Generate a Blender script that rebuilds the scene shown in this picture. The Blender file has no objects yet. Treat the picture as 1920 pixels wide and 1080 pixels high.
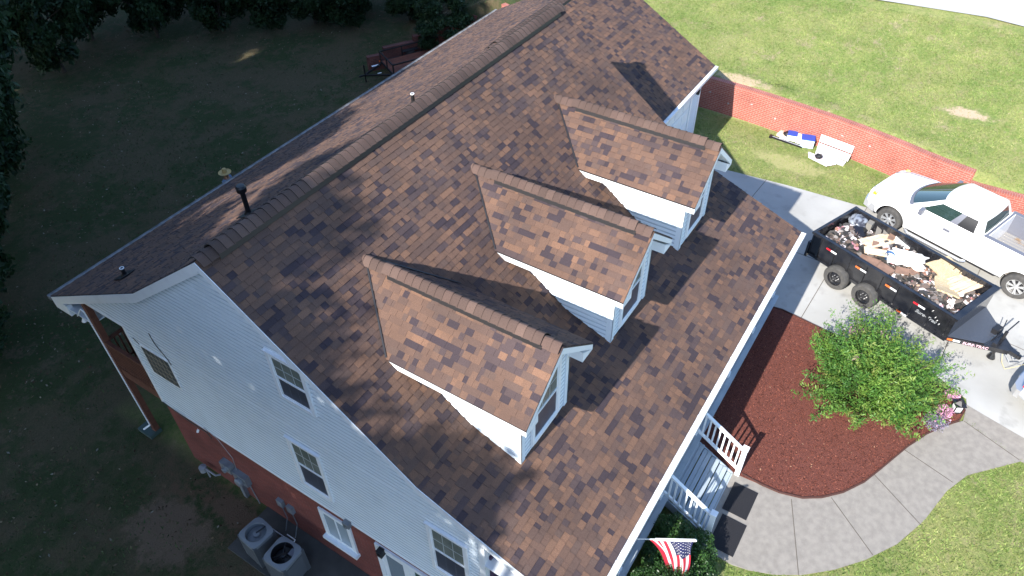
import bpy, bmesh, math, random
import numpy as np
from mathutils import Vector, Matrix
random.seed(7); RNG = np.random.default_rng(7)
sc = bpy.context.scene
C = sc.collection

# ---------------------------------------------------------------- camera, sky, sun, exposure
cam_d = bpy.data.cameras.new('camera'); cam = bpy.data.objects.new('camera', cam_d); C.objects.link(cam)
cam_d.sensor_width = 36.0; cam_d.lens = 1393.98 / 1920 * 36.0; cam_d.clip_end = 2000; cam_d.clip_start = 0.1
yaw, pit, rol = math.radians(33.3525), math.radians(43.2479), math.radians(0.96153)
fw = Vector((math.cos(yaw)*math.cos(pit), math.sin(yaw)*math.cos(pit), -math.sin(pit)))
rt = Vector((math.sin(yaw), -math.cos(yaw), 0)); dn = fw.cross(rt)
rt2 = rt*math.cos(rol) + dn*math.sin(rol); dn2 = -rt*math.sin(rol) + dn*math.cos(rol)
M = Matrix((rt2, -dn2, -fw)).transposed().to_4x4(); M.translation = Vector((-4.8, -9.285, 15.15))
cam.matrix_world = M
sc.camera = cam
SUN = Vector((-3.7, 0.33, 2.73)).normalized()
w = bpy.data.worlds.new('World'); sc.world = w; w.use_nodes = True
nt = w.node_tree; bg = nt.nodes['Background']
sky = nt.nodes.new('ShaderNodeTexSky'); sky.sky_type = 'NISHITA'; sky.sun_disc = False
sky.sun_elevation = math.asin(SUN.z); sky.sun_rotation = math.atan2(SUN.x, SUN.y)
sky.air_density = 1.0; sky.dust_density = 0.6; sky.ozone_density = 3.5
nt.links.new(sky.outputs[0], bg.inputs[0]); bg.inputs[1].default_value = 0.135
sun_d = bpy.data.lights.new('sun', 'SUN'); sun = bpy.data.objects.new('sun', sun_d); C.objects.link(sun)
sun_d.energy = 4.0; sun_d.angle = math.radians(0.53); sun_d.color = (1.0, 0.955, 0.89)
sun.rotation_euler = SUN.to_track_quat('Z', 'Y').to_euler(); sun.location = SUN * 60
sc.view_settings.view_transform = 'Standard'; sc.view_settings.look = 'None'
sc.view_settings.exposure = 1.52; sc.view_settings.gamma = 1.0
sc.cycles.max_bounces = 6; sc.cycles.transparent_max_bounces = 6

# ---------------------------------------------------------------- helpers
def V(*a): return Vector(a)
def tag(o, label=None, cat=None, group=None, kind=None):
    if label: o['label'] = label
    if cat: o['category'] = cat
    if group: o['group'] = group
    if kind: o['kind'] = kind
    return o
def empty(name, loc=(0, 0, 0), rz=0, label=None, cat=None, group=None):
    o = bpy.data.objects.new(name, None); C.objects.link(o); o.location = loc; o.rotation_euler = (0, 0, rz)
    return tag(o, label, cat, group)

class MB:
    def __init__(s): s.v = []; s.f = []; s.mi = []; s.r = []; s.uv = {}
    def face(s, pts, mi=0, r=None, uv=None):
        b = len(s.v); s.v.extend([tuple(p) for p in pts]); s.f.append(tuple(range(b, b+len(pts)))); s.mi.append(mi)
        s.r.append(random.random() if r is None else r)
        if uv is not None: s.uv[len(s.f)-1] = uv
    def box(s, c, d, mi=0, R=None, r=None):
        c = Vector(c); hx, hy, hz = d[0]/2, d[1]/2, d[2]/2
        P = [Vector((x*hx, y*hy, z*hz)) for x in (-1, 1) for y in (-1, 1) for z in (-1, 1)]
        if R is not None: P = [R @ p for p in P]
        P = [c+p for p in P]; r = random.random() if r is None else r
        for q in ((0, 1, 3, 2), (4, 6, 7, 5), (0, 4, 5, 1), (2, 3, 7, 6), (0, 2, 6, 4), (1, 5, 7, 3)):
            s.face([P[i] for i in q], mi, r)
    def b2(s, a, b, mi=0, r=None):
        s.box([(a[i]+b[i])/2 for i in range(3)], [abs(b[i]-a[i]) for i in range(3)], mi, None, r)
    def bar(s, a, b, wx, wz, mi=0, up=(0, 0, 1), r=None):
        a = Vector(a); b = Vector(b); d = (b-a); L = d.length; d.normalize()
        side = d.cross(Vector(up))
        if side.length < 1e-4: side = d.cross(Vector((1, 0, 0)))
        side.normalize(); u = side.cross(d)
        s.box((a+b)/2, (L, wx, wz), mi, Matrix((d, side, u)).transposed(), r)
    def tube(s, a, b, r0, r1=None, n=10, mi=0, caps=True, rr=None):
        r1 = r0 if r1 is None else r1
        a = Vector(a); b = Vector(b); d = (b-a).normalized(); t = d.orthogonal().normalized(); u = d.cross(t)
        A = [a+(t*math.cos(2*math.pi*i/n)+u*math.sin(2*math.pi*i/n))*r0 for i in range(n)]
        B = [b+(t*math.cos(2*math.pi*i/n)+u*math.sin(2*math.pi*i/n))*r1 for i in range(n)]
        rr = random.random() if rr is None else rr
        for i in range(n):
            j = (i+1) % n; s.face([A[i], A[j], B[j], B[i]], mi, rr)
        if caps:
            if r0 > 1e-4: s.face(A[::-1], mi, rr)
            if r1 > 1e-4: s.face(B, mi, rr)
    def path(s, pts, r, n=8, mi=0):
        for a, b in zip(pts[:-1], pts[1:]): s.tube(a, b, r, r, n, mi)
    def lathe(s, c, prof, n=24, mi=0, ax='z', mis=None):
        c = Vector(c)
        def P(r, h, i):
            a = 2*math.pi*i/n
            if ax == 'z': return c+Vector((r*math.cos(a), r*math.sin(a), h))
            if ax == 'y': return c+Vector((r*math.cos(a), h, r*math.sin(a)))
            return c+Vector((h, r*math.cos(a), r*math.sin(a)))
        for k, ((r0, h0), (r1, h1)) in enumerate(zip(prof[:-1], prof[1:])):
            m = mis[k] if mis else mi
            for i in range(n):
                q = [P(r0, h0, i), P(r0, h0, i+1), P(r1, h1, i+1), P(r1, h1, i)]
                if r0 < 1e-5: q = q[1:]
                elif r1 < 1e-5: q = q[:3]
                s.face(q, m, .5)
    def prism(s, poly, ext, mi=0, top_mi=None, r=None):
        ext = Vector(ext); P = [Vector(p) for p in poly]; Q = [p+ext for p in P]
        r = random.random() if r is None else r
        s.face(P[::-1], mi, r); s.face(Q, mi if top_mi is None else top_mi, r)
        for i in range(len(P)):
            j = (i+1) % len(P); s.face([P[i], P[j], Q[j], Q[i]], mi, r)
    def build(s, name, mats, parent=None, smooth=None, weld=False, kind=None):
        me = bpy.data.meshes.new(name)
        me.from_pydata(s.v, [], s.f)
        if not isinstance(mats, (list, tuple)): mats = [mats]
        for m in mats: me.materials.append(m)
        me.polygons.foreach_set('material_index', s.mi)
        a = me.attributes.new('rnd', 'FLOAT', 'FACE'); a.data.foreach_set('value', s.r)
        uvl = me.uv_layers.new(name='UVMap'); me.update()
        co = np.array(s.v, dtype=np.float64).reshape(-1, 3); uvs = np.zeros((len(me.loops), 2)); k = 0
        for i, f in enumerate(s.f):
            if i in s.uv:
                for j, q in enumerate(s.uv[i]): uvs[k+j] = q
            else:
                n = me.polygons[i].normal
                if abs(n.z) > .75: t = (1, 0, 0); b = (0, 1, 0)
                else:
                    L = math.hypot(n.x, n.y); t = (-n.y/L, n.x/L, 0); b = (0, 0, 1)
                for j, vi in enumerate(f):
                    p = s.v[vi]; uvs[k+j] = (p[0]*t[0]+p[1]*t[1], p[0]*b[0]+p[1]*b[1]+p[2]*b[2])
            k += len(f)
        uvl.data.foreach_set('uv', uvs.ravel())
        if weld or smooth is not None:
            bm = bmesh.new(); bm.from_mesh(me); bmesh.ops.remove_doubles(bm, verts=bm.verts, dist=1e-4)
            bmesh.ops.recalc_face_normals(bm, faces=bm.faces)
            bm.to_mesh(me); bm.free()
        if smooth is not None:
            me.shade_smooth()
            me.set_sharp_from_angle(angle=math.radians(smooth))
        o = bpy.data.objects.new(name, me); C.objects.link(o)
        if parent: o.parent = parent
        if kind: o['kind'] = kind
        return o

def np_quads(name, Pts, rnd, mats, parent=None, mi=None):
    """Pts: N x k x 3 array of k-gons."""
    N, k = Pts.shape[:2]
    me = bpy.data.meshes.new(name)
    me.vertices.add(N*k); me.vertices.foreach_set('co', Pts.astype(np.float32).ravel())
    me.loops.add(N*k); me.loops.foreach_set('vertex_index', np.arange(N*k, dtype=np.int32))
    me.polygons.add(N); me.polygons.foreach_set('loop_start', np.arange(0, N*k, k, dtype=np.int32))
    me.update()
    if not isinstance(mats, (list, tuple)): mats = [mats]
    for m in mats: me.materials.append(m)
    if mi is not None: me.polygons.foreach_set('material_index', mi.astype(np.int32))
    a = me.attributes.new('rnd', 'FLOAT', 'FACE'); a.data.foreach_set('value', rnd.astype(np.float32))
    me.validate(); me.update()
    o = bpy.data.objects.new(name, me); C.objects.link(o)
    if parent: o.parent = parent
    return o

# ---------------------------------------------------------------- materials
def mat(name, col, rough=.6, metal=0, col2=None, scale=4, detail=6, bump=0, bscale=40, coord='Object', thr=(.35, .65), spec=.5, coat=0, col3=None, scale3=30, thr3=(.5, .6), rndvar=0):
    m = bpy.data.materials.new(name); m.use_nodes = True; t = m.node_tree; P = t.nodes['Principled BSDF']
    P.inputs['Roughness'].default_value = rough; P.inputs['Metallic'].default_value = metal
    P.inputs['Specular IOR Level'].default_value = spec; P.inputs['Coat Weight'].default_value = coat
    P.inputs['Base Color'].default_value = (*col, 1)
    tc = t.nodes.new('ShaderNodeTexCoord')
    def noise(sc_, det=6):
        n = t.nodes.new('ShaderNodeTexNoise'); n.inputs['Scale'].default_value = sc_; n.inputs['Detail'].default_value = det
        t.links.new(tc.outputs[coord], n.inputs['Vector']); return n
    def ramp(src, lo, hi):
        r = t.nodes.new('ShaderNodeMapRange'); r.inputs[1].default_value = lo; r.inputs[2].default_value = hi
        t.links.new(src, r.inputs[0]); return r.outputs[0]
    cur = None
    def mix(f, a, b):
        x = t.nodes.new('ShaderNodeMix'); x.data_type = 'RGBA'; t.links.new(f, x.inputs[0])
        if isinstance(a, tuple): x.inputs[6].default_value = (*a, 1)
        else: t.links.new(a, x.inputs[6])
        if isinstance(b, tuple): x.inputs[7].default_value = (*b, 1)
        else: t.links.new(b, x.inputs[7])
        return x.outputs[2]
    cur = col
    if col2: cur = mix(ramp(noise(scale, detail).outputs[0], *thr), cur, col2)
    if col3: cur = mix(ramp(noise(scale3, 4).outputs[0], *thr3), cur, col3)
    if rndvar:
        at = t.nodes.new('ShaderNodeAttribute'); at.attribute_name = 'rnd'
        mr = t.nodes.new('ShaderNodeMapRange'); mr.inputs[3].default_value = 1-rndvar; mr.inputs[4].default_value = 1+rndvar
        t.links.new(at.outputs['Fac'], mr.inputs[0])
        vm = t.nodes.new('ShaderNodeVectorMath'); vm.operation = 'SCALE'
        if isinstance(cur, tuple): vm.inputs[0].default_value = cur
        else: t.links.new(cur, vm.inputs[0])
        t.links.new(mr.outputs[0], vm.inputs['Scale']); cur = vm.outputs[0]
    if not isinstance(cur, tuple): t.links.new(cur, P.inputs['Base Color'])
    if bump:
        b = t.nodes.new('ShaderNodeBump'); b.inputs['Strength'].default_value = bump; b.inputs['Distance'].default_value = .02
        t.links.new(noise(bscale, 8).outputs[0], b.inputs['Height']); t.links.new(b.outputs[0], P.inputs['Normal'])
    return m

def ramp_mat(name, stops, rough=.9, const=True, fine=60, fineamt=.35, trans=0, spec=.3):
    """colour picked by the per-face attribute 'rnd', with fine grain on top"""
    m = bpy.data.materials.new(name); m.use_nodes = True; t = m.node_tree; P = t.nodes['Principled BSDF']
    P.inputs['Roughness'].default_value = rough; P.inputs['Specular IOR Level'].default_value = spec
    at = t.nodes.new('ShaderNodeAttribute'); at.attribute_name = 'rnd'
    cr = t.nodes.new('ShaderNodeValToRGB'); cr.color_ramp.interpolation = 'CONSTANT' if const else 'LINEAR'
    e = cr.color_ramp.elements
    while len(e) < len(stops): e.new(.5)
    for i, (p, c) in enumerate(stops): e[i].position = p; e[i].color = (*c, 1)
    t.links.new(at.outputs['Fac'], cr.inputs[0])
    tc = t.nodes.new('ShaderNodeTexCoord'); n = t.nodes.new('ShaderNodeTexNoise'); n.inputs['Scale'].default_value = fine; n.inputs['Detail'].default_value = 5
    n.inputs['Roughness'].default_value = .75
    t.links.new(tc.outputs['Object'], n.inputs['Vector'])
    mr = t.nodes.new('ShaderNodeMapRange'); mr.inputs[1].default_value = .3; mr.inputs[2].default_value = .7
    mr.inputs[3].default_value = 1-fineamt; mr.inputs[4].default_value = 1+fineamt; t.links.new(n.outputs[0], mr.inputs[0])
    n2 = t.nodes.new('ShaderNodeTexNoise'); n2.inputs['Scale'].default_value = .9; n2.inputs['Detail'].default_value = 3
    t.links.new(tc.outputs['Object'], n2.inputs['Vector'])
    mr2 = t.nodes.new('ShaderNodeMapRange'); mr2.inputs[1].default_value = .3; mr2.inputs[2].default_value = .7
    mr2.inputs[3].default_value = .80; mr2.inputs[4].default_value = 1.08; t.links.new(n2.outputs[0], mr2.inputs[0])
    mm = t.nodes.new('ShaderNodeMath'); mm.operation = 'MULTIPLY'; t.links.new(mr.outputs[0], mm.inputs[0]); t.links.new(mr2.outputs[0], mm.inputs[1])
    vm = t.nodes.new('ShaderNodeVectorMath'); vm.operation = 'SCALE'; t.links.new(cr.outputs[0], vm.inputs[0]); t.links.new(mm.outputs[0], vm.inputs['Scale'])
    t.links.new(vm.outputs[0], P.inputs['Base Color'])
    if trans:
        tr = t.nodes.new('ShaderNodeBsdfTranslucent'); t.links.new(vm.outputs[0], tr.inputs[0])
        ms = t.nodes.new('ShaderNodeMixShader'); ms.inputs[0].default_value = trans
        t.links.new(P.outputs[0], ms.inputs[1]); t.links.new(tr.outputs[0], ms.inputs[2])
        t.links.new(ms.outputs[0], t.nodes['Material Output'].inputs[0])
    return m

def brick_mat(name, c1, c2, mortar, bw=.215, bh=.075, stain=.25, turn=False, noise_c=None):
    m = bpy.data.materials.new(name); m.use_nodes = True; t = m.node_tree; P = t.nodes['Principled BSDF']; P.inputs['Roughness'].default_value = .9
    uv = t.nodes.new('ShaderNodeUVMap'); uv.uv_map = 'UVMap'
    br = t.nodes.new('ShaderNodeTexBrick'); br.inputs['Color1'].default_value = (*c1, 1); br.inputs['Color2'].default_value = (*c2, 1)
    br.inputs['Mortar'].default_value = (*mortar, 1); br.inputs['Scale'].default_value = 1
    br.inputs['Brick Width'].default_value = bw; br.inputs['Row Height'].default_value = bh; br.inputs['Mortar Size'].default_value = .007
    br.inputs['Mortar Smooth'].default_value = .3; br.inputs['Bias'].default_value = 0
    t.links.new(uv.outputs[0], br.inputs['Vector'])
    n = t.nodes.new('ShaderNodeTexNoise'); n.inputs['Scale'].default_value = 1.6; n.inputs['Detail'].default_value = 8
    tc = t.nodes.new('ShaderNodeTexCoord'); t.links.new(tc.outputs['Object'], n.inputs['Vector'])
    mr = t.nodes.new('ShaderNodeMapRange'); mr.inputs[1].default_value = .3; mr.inputs[2].default_value = .7; mr.inputs[3].default_value = 1-stain; mr.inputs[4].default_value = 1+stain
    t.links.new(n.outputs[0], mr.inputs[0])
    vm = t.nodes.new('ShaderNodeVectorMath'); vm.operation = 'SCALE'; t.links.new(br.outputs[0], vm.inputs[0]); t.links.new(mr.outputs[0], vm.inputs['Scale'])
    t.links.new(vm.outputs[0], P.inputs['Base Color'])
    b = t.nodes.new('ShaderNodeBump'); b.inputs['Strength'].default_value = .5; b.inputs['Distance'].default_value = .01; b.invert = True
    t.links.new(br.outputs['Fac'], b.inputs['Height']); t.links.new(b.outputs[0], P.inputs['Normal'])
    return m

m_white = mat('white_siding', (.68, .755, .81), .55, col2=(.62, .68, .72), scale=1.3, thr=(.45, .8))
m_trim = mat('white_trim', (.76, .79, .81), .45, col2=(.68, .71, .73), scale=3, thr=(.5, .8))
m_gutter = mat('white_gutter', (.74, .75, .75), .4, col2=(.5, .5, .48), scale=5, thr=(.55, .8), col3=(.6, .6, .58), scale3=40, thr3=(.6, .75))
SH = [(0, (.040, .029, .034)), (.11, (.062, .043, .043)), (.22, (.088, .055, .044)), (.40, (.104, .062, .046)), (.60, (.118, .069, .049)), (.78, (.090, .058, .047)), (.88, (.134, .076, .051)), (.965, (.155, .086, .056))]
m_sh = ramp_mat('roof_shingle', SH, fine=110, fineamt=.5)
m_cap = ramp_mat('ridge_cap', [(0, (.078, .051, .042)), (.4, (.094, .060, .049)), (.75, (.106, .069, .056))], fine=90, fineamt=.3)
m_black = mat('black_plastic', (.012, .012, .014), .45)
m_flash = mat('flashing', (.02, .019, .02), .5)
m_brick = brick_mat('foundation_brick', (.19, .045, .032), (.14, .034, .027), (.17, .075, .06), stain=.2)
m_rwall = brick_mat('retaining_brick', (.33, .085, .058), (.27, .07, .05), (.40, .27, .22), stain=.18)
m_rwcap = brick_mat('retaining_cap', (.31, .09, .065), (.26, .075, .055), (.36, .22, .18), bw=.075, bh=.4, stain=.2)
m_wood = mat('stained_deck_wood', (.15, .055, .032), .7, col2=(.10, .037, .023), scale=6)
m_glass = mat('window_glass', (.035, .045, .05), .06, spec=.8)
m_blind = mat('window_blind', (.20, .22, .19), .12, col2=(.13, .15, .13), scale=3, spec=.7)
m_screen = mat('insect_screen', (.06, .065, .085), .35, col2=(.045, .05, .065), scale=5)
m_grille = mat('lattice_window', (.07, .07, .065), .3)
m_tan = mat('tan_muntin', (.35, .30, .22), .6)
m_porch = mat('porch_boards', (.33, .38, .42), .5, col2=(.28, .33, .37), scale=3, rndvar=.06)
m_purple = mat('purple_shutter', (.045, .018, .055), .5)
m_conc = mat('driveway_concrete', (.36, .355, .335), .9, col2=(.29, .285, .265), scale=.7, detail=10, thr=(.35, .7), col3=(.24, .235, .22), scale3=2.2, thr3=(.56, .78), bump=.2, bscale=60)
m_walk = mat('walkway_concrete', (.235, .215, .188), .95, col2=(.185, .168, .148), scale=7, detail=12, thr=(.35, .65), col3=(.26, .245, .225), scale3=70, thr3=(.55, .75), bump=.25, bscale=90)
m_joint = mat('concrete_joint', (.10, .085, .07), .95)
m_road = mat('road_concrete', (.37, .37, .36), .9, col2=(.31, .31, .30), scale=.5)
m_patio = mat('damp_patio_concrete', (.075, .07, .062), .9, col2=(.045, .043, .038), scale=2, detail=10)
m_mulch = ramp_mat('mulch_chip', [(0, (.055, .016, .010)), (.3, (.14, .040, .025)), (.6, (.19, .056, .035)), (.86, (.25, .09, .06)), (.985, (.42, .25, .15))], fine=50, fineamt=.4)
m_mulchbase = mat('mulch_base', (.15, .042, .027), .95, col2=(.08, .022, .015), scale=45, detail=8, thr=(.4, .6), bump=1, bscale=70)
m_edge = mat('bed_edging', (.06, .022, .016), .8)
m_bark = mat('tree_bark', (.07, .055, .04), .95, col2=(.035, .028, .02), scale=8, bump=.6, bscale=20)
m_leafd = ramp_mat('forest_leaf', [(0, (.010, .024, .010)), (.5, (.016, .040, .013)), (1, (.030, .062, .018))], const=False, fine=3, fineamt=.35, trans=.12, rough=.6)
m_leafb = ramp_mat('crape_myrtle_leaf', [(0, (.03, .09, .02)), (.35, (.075, .185, .032)), (.6, (.135, .25, .042)), (.8, (.20, .28, .055)), (1, (.23, .20, .07))], const=False, fine=6, fineamt=.3, trans=.3, rough=.5)
m_leafh = ramp_mat('hedge_leaf', [(0, (.014, .04, .012)), (.6, (.03, .075, .018)), (1, (.055, .12, .03))], const=False, fine=8, fineamt=.3, trans=.15, rough=.4)
m_pink = ramp_mat('pink_petal', [(0, (.52, .20, .33)), (.5, (.66, .32, .46)), (1, (.72, .46, .55))], const=False, fine=20, fineamt=.2, trans=.2)
m_grass = ramp_mat('grass_blade', [(0, (.125, .195, .045)), (.25, (.205, .275, .072)), (.5, (.285, .315, .10)), (.7, (.30, .275, .14)), (.87, (.40, .33, .21)), (1, (.45, .37, .27))], const=False, fine=1.0, fineamt=.35, trans=.25, rough=.7)
m_carwhite = mat('white_car_paint', (.80, .80, .79), .22, coat=.6)
m_chrome = mat('chrome', (.60, .60, .60), .28, metal=.75)
m_alu = mat('alloy_rim', (.62, .62, .61), .3, metal=.7)
m_tyre = mat('tyre_rubber', (.045, .044, .043), .85, col2=(.07, .066, .06), scale=9)
m_carglass = mat('car_glass', (.018, .035, .03), .03, spec=1)
m_greyplast = mat('grey_plastic', (.12, .125, .15), .5)
m_trblack = mat('black_trailer_paint', (.007, .0075, .010), .22, coat=.4, col2=(.022, .022, .024), scale=3)
m_trgrey = mat('tread_plate', (.05, .058, .075), .4, bump=.3, bscale=60)
m_red = mat('red_reflector', (.55, .02, .03), .25)
m_orange = mat('orange_reflector', (.75, .14, .03), .25)
m_wht = mat('white_plastic', (.78, .78, .78), .4)
m_bedfloor = mat('bare_bed_metal', (.33, .32, .31), .45, metal=.4, col2=(.30, .22, .15), scale=4, thr=(.55, .7))
m_acgrey = mat('painted_grey_metal', (.20, .215, .23), .5, col2=(.15, .16, .17), scale=5)
m_galv = mat('grey_pipe', (.26, .27, .28), .5)
m_yellow = mat('yellow_lamp', (.75, .62, .02), .3)

# ---------------------------------------------------------------- terrain
def sst(a, b, x): t = np.clip((x-a)/(b-a), 0, 1); return t*t*(3-2*t)
WALL = [(20.05, -12.6), (20.0, -11.2), (20.25, -9.9), (20.72, -8.2), (21.1, -6.4), (21.35, -4.6), (21.55, -2.6), (21.62, -.6), (21.9, 3), (22.6, 7), (23.6, 10.2)]
wx = np.array([p[0] for p in WALL]); wy = np.array([p[1] for p in WALL])
def wallx(y): return np.interp(y, wy, wx)
def hgt(x, y):
    x = np.asarray(x, float); y = np.asarray(y, float)
    low = -1.6*(1-sst(.1, 1.2, x))*1.0
    lowr = -1.6*sst(2.0, 6.0, y)
    base = np.minimum(low, lowr)
    base = np.where(y < -9.5, base*(1-sst(-9.5, -16, -(-y)*1.0)*0), base)
    d = x-wallx(y)-.16
    up = 1.18+.125*np.clip(d, 0, 60)
    up = up*(1-sst(9.0, 17.0, y))+(-1.6+.03*np.clip(d, 0, 60))*sst(9.0, 17.0, y)
    up = up-.35*sst(-10.3, -12.5, -y*-1)*(d < 4)*(1-np.clip(d, 0, 4)/4)
    h = np.where(d > 0, up, base)
    und = .10*np.sin(x*.31+1)*np.sin(y*.27)+.05*np.sin(x*.9)*np.cos(y*.8)
    far = np.clip((np.hypot(x-8, y)-22)/40, 0, 1)
    return h+und*np.where((x > wallx(y)+1) | (y > 8) | (x < -3), 1, 0)*.8 + far*1.0
def h1(x, y): return float(hgt(x, y))

xs = np.unique(np.concatenate([np.arange(-300, -20, 20), np.arange(-20, -4, .8), np.arange(-4, 32, .25), np.arange(32, 60, 1), np.arange(60, 320, 20)]))
ys = np.unique(np.concatenate([np.arange(-300, -30, 20), np.arange(-30, -16, 1), np.arange(-16, 20, .25), np.arange(20, 50, 1), np.arange(50, 320, 20)]))
XX, YY = np.meshgrid(xs, ys); ZZ = hgt(XX, YY)
nx, ny = len(xs), len(ys)
me = bpy.data.meshes.new('ground')
idx = np.arange(nx*ny).reshape(ny, nx)
faces = np.stack([idx[:-1, :-1], idx[:-1, 1:], idx[1:, 1:], idx[1:, :-1]], -1).reshape(-1, 4)
me.from_pydata(np.stack([XX, YY, ZZ], -1).reshape(-1, 3).tolist(), [], faces.tolist())
def ground_mat():
    m = bpy.data.materials.new('lawn_and_soil'); m.use_nodes = True; t = m.node_tree; P = t.nodes['Principled BSDF']; P.inputs['Roughness'].default_value = .95
    P.inputs['Specular IOR Level'].default_value = .15
    tc = t.nodes.new('ShaderNodeTexCoord')
    def N(s, d=8, r=.6):
        n = t.nodes.new('ShaderNodeTexNoise'); n.inputs['Scale'].default_value = s; n.inputs['Detail'].default_value = d; n.inputs['Roughness'].default_value = r
        t.links.new(tc.outputs['Object'], n.inputs['Vector']); return n.outputs[0]
    def R(src, a, b):
        r = t.nodes.new('ShaderNodeMapRange'); r.inputs[1].default_value = a; r.inputs[2].default_value = b; t.links.new(src, r.inputs[0]); return r.outputs[0]
    def mx(f, a, b):
        x = t.nodes.new('ShaderNodeMix'); x.data_type = 'RGBA'; t.links.new(f, x.inputs[0])
        for k, c in ((6, a), (7, b)):
            if isinstance(c, tuple): x.inputs[k].default_value = (*c, 1)
            else: t.links.new(c, x.inputs[k])
        return x.outputs[2]
    g = mx(R(N(.5), .42, .58), (.145, .215, .048), (.255, .275, .092))
    g = mx(R(N(1.7, 10, .7), .5, .68), g, (.27, .235, .12))
    g = mx(R(N(.8, 10, .8), .56, .63), g, (.33, .26, .17))
    g = mx(R(N(22, 6, .8), .40, .62), g, mx(R(N(9), .4, .6), (.085, .125, .035), (.23, .22, .095)))
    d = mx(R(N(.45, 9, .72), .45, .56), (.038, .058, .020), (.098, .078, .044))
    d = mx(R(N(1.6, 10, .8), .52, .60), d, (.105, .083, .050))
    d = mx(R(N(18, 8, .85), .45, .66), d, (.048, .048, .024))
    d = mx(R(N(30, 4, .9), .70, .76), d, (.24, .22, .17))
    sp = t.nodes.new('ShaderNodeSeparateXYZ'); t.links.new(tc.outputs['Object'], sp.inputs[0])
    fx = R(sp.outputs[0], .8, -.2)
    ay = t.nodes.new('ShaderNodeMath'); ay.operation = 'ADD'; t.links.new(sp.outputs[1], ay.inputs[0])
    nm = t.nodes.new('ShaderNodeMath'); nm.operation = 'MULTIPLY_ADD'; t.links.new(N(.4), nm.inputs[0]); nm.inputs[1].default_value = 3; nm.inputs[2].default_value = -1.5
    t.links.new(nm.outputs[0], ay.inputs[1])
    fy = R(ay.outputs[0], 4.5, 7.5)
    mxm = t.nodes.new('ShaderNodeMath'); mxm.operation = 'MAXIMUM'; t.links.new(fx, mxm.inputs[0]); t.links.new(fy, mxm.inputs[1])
    # red clay strip and bare earth by the basement wall
    d2 = mx(R(N(2.2, 10, .75), .48, .6), d, (.13, .08, .05))
    near = t.nodes.new('ShaderNodeMapRange'); near.inputs[1].default_value = -3.2; near.inputs[2].default_value = -.6; t.links.new(sp.outputs[0], near.inputs[0])
    ny_ = R(sp.outputs[1], 5.5, 3.5)
    nn = t.nodes.new('ShaderNodeMath'); nn.operation = 'MULTIPLY'; t.links.new(near.outputs[0], nn.inputs[0]); t.links.new(ny_, nn.inputs[1])
    d = mx(nn.outputs[0], d, d2)
    def spot(cx, cy, r, src, c):
        sb = t.nodes.new('ShaderNodeVectorMath'); sb.operation = 'SUBTRACT'; t.links.new(tc.outputs['Object'], sb.inputs[0]); sb.inputs[1].default_value = (cx, cy, 0)
        ml = t.nodes.new('ShaderNodeVectorMath'); ml.operation = 'MULTIPLY'; t.links.new(sb.outputs[0], ml.inputs[0]); ml.inputs[1].default_value = (1/r[0], 1/r[1], 0)
        ln = t.nodes.new('ShaderNodeVectorMath'); ln.operation = 'LENGTH'; t.links.new(ml.outputs[0], ln.inputs[0])
        ad = t.nodes.new('ShaderNodeMath'); ad.operation = 'MULTIPLY_ADD'; t.links.new(N(2.5, 8, .75), ad.inputs[0]); ad.inputs[1].default_value = 2.6; t.links.new(ln.outputs['Value'], ad.inputs[2])
        return mx(R(ad.outputs[0], 2.35, 1.95), src, c)
    d = spot(-1.7, 3.0, (.9, 1.3), d, (.15, .105, .07)); d = spot(-.5, 1.9, (.35, 1.0), d, (.13, .085, .055))
    g = spot(23.3, -10.1, (.3, .8), g, (.42, .32, .22)); g = spot(22.1, -2.3, (.35, 1.2), g, (.40, .31, .20)); g = spot(19.4, -5.3, (.5, 1.4), g, (.31, .30, .13)); g = spot(25.5, -13, (.9, 1.6), g, (.33, .31, .15))
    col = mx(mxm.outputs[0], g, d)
    t.links.new(col, P.inputs['Base Color'])
    b = t.nodes.new('ShaderNodeBump'); b.inputs['Strength'].default_value = .8; b.inputs['Distance'].default_value = .05
    t.links.new(N(25, 8, .8), b.inputs['Height']); t.links.new(b.outputs[0], P.inputs['Normal'])
    return m
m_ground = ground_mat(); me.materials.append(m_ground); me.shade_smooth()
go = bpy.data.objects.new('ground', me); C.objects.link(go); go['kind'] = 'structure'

def flat(name, polys, z, m, thick=.03, kind='structure', lift=0):
    mb = MB()
    for p in polys: mb.prism([(x, y, z-thick) for x, y in p], (0, 0, thick))
    o = mb.build(name, m); o['kind'] = kind; return o
# driveway (straight-grained slabs with joints), walkway, bed
drive = [(11.7, -1.4), (17.75, -1.4), (17.8, -3.4), (18.03, -5.8), (18.12, -7.95), (18.3, -9.5), (18.7, -14), (19.2, -22), (10.0, -22), (10.0, -13.92), (10.55, -12.62), (11.3, -12.45), (11.95, -11.2), (11.8, -8.6), (11.92, -7.1), (11.75, -5.6)]
mbp = MB(); mbp.prism([(x, y, -.10) for x, y in drive], (0, 0, .125)); dr = mbp.build('driveway', m_conc); dr['kind'] = 'structure'
mb = MB()
for a, b in (((11.8, -4.6), (18.0, -5.0)), ((11.9, -8.05), (18.2, -8.35)), ((11.6, -11.6), (18.4, -12.1)), ((10.1, -15.4), (18.7, -15.9)), ((15.0, -1.5), (14.6, -8.2)), ((14.6, -8.2), (13.6, -15.6)), ((13.6, -15.6), (13.3, -22))):
    mb.bar((a[0], a[1], .0262), (b[0], b[1], .0262), .02, .004)
j = mb.build('driveway_joint', m_joint); j['kind'] = 'structure'
walk_in = [(6.06, -8.24), (6.09, -8.9), (6.11, -9.31), (6.25, -9.8), (6.5, -10.17), (6.89, -10.54), (7.43, -10.88), (8.0, -11.12), (8.95, -11.5), (9.6, -11.82), (10.05, -12.12), (10.5, -12.5)]
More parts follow.
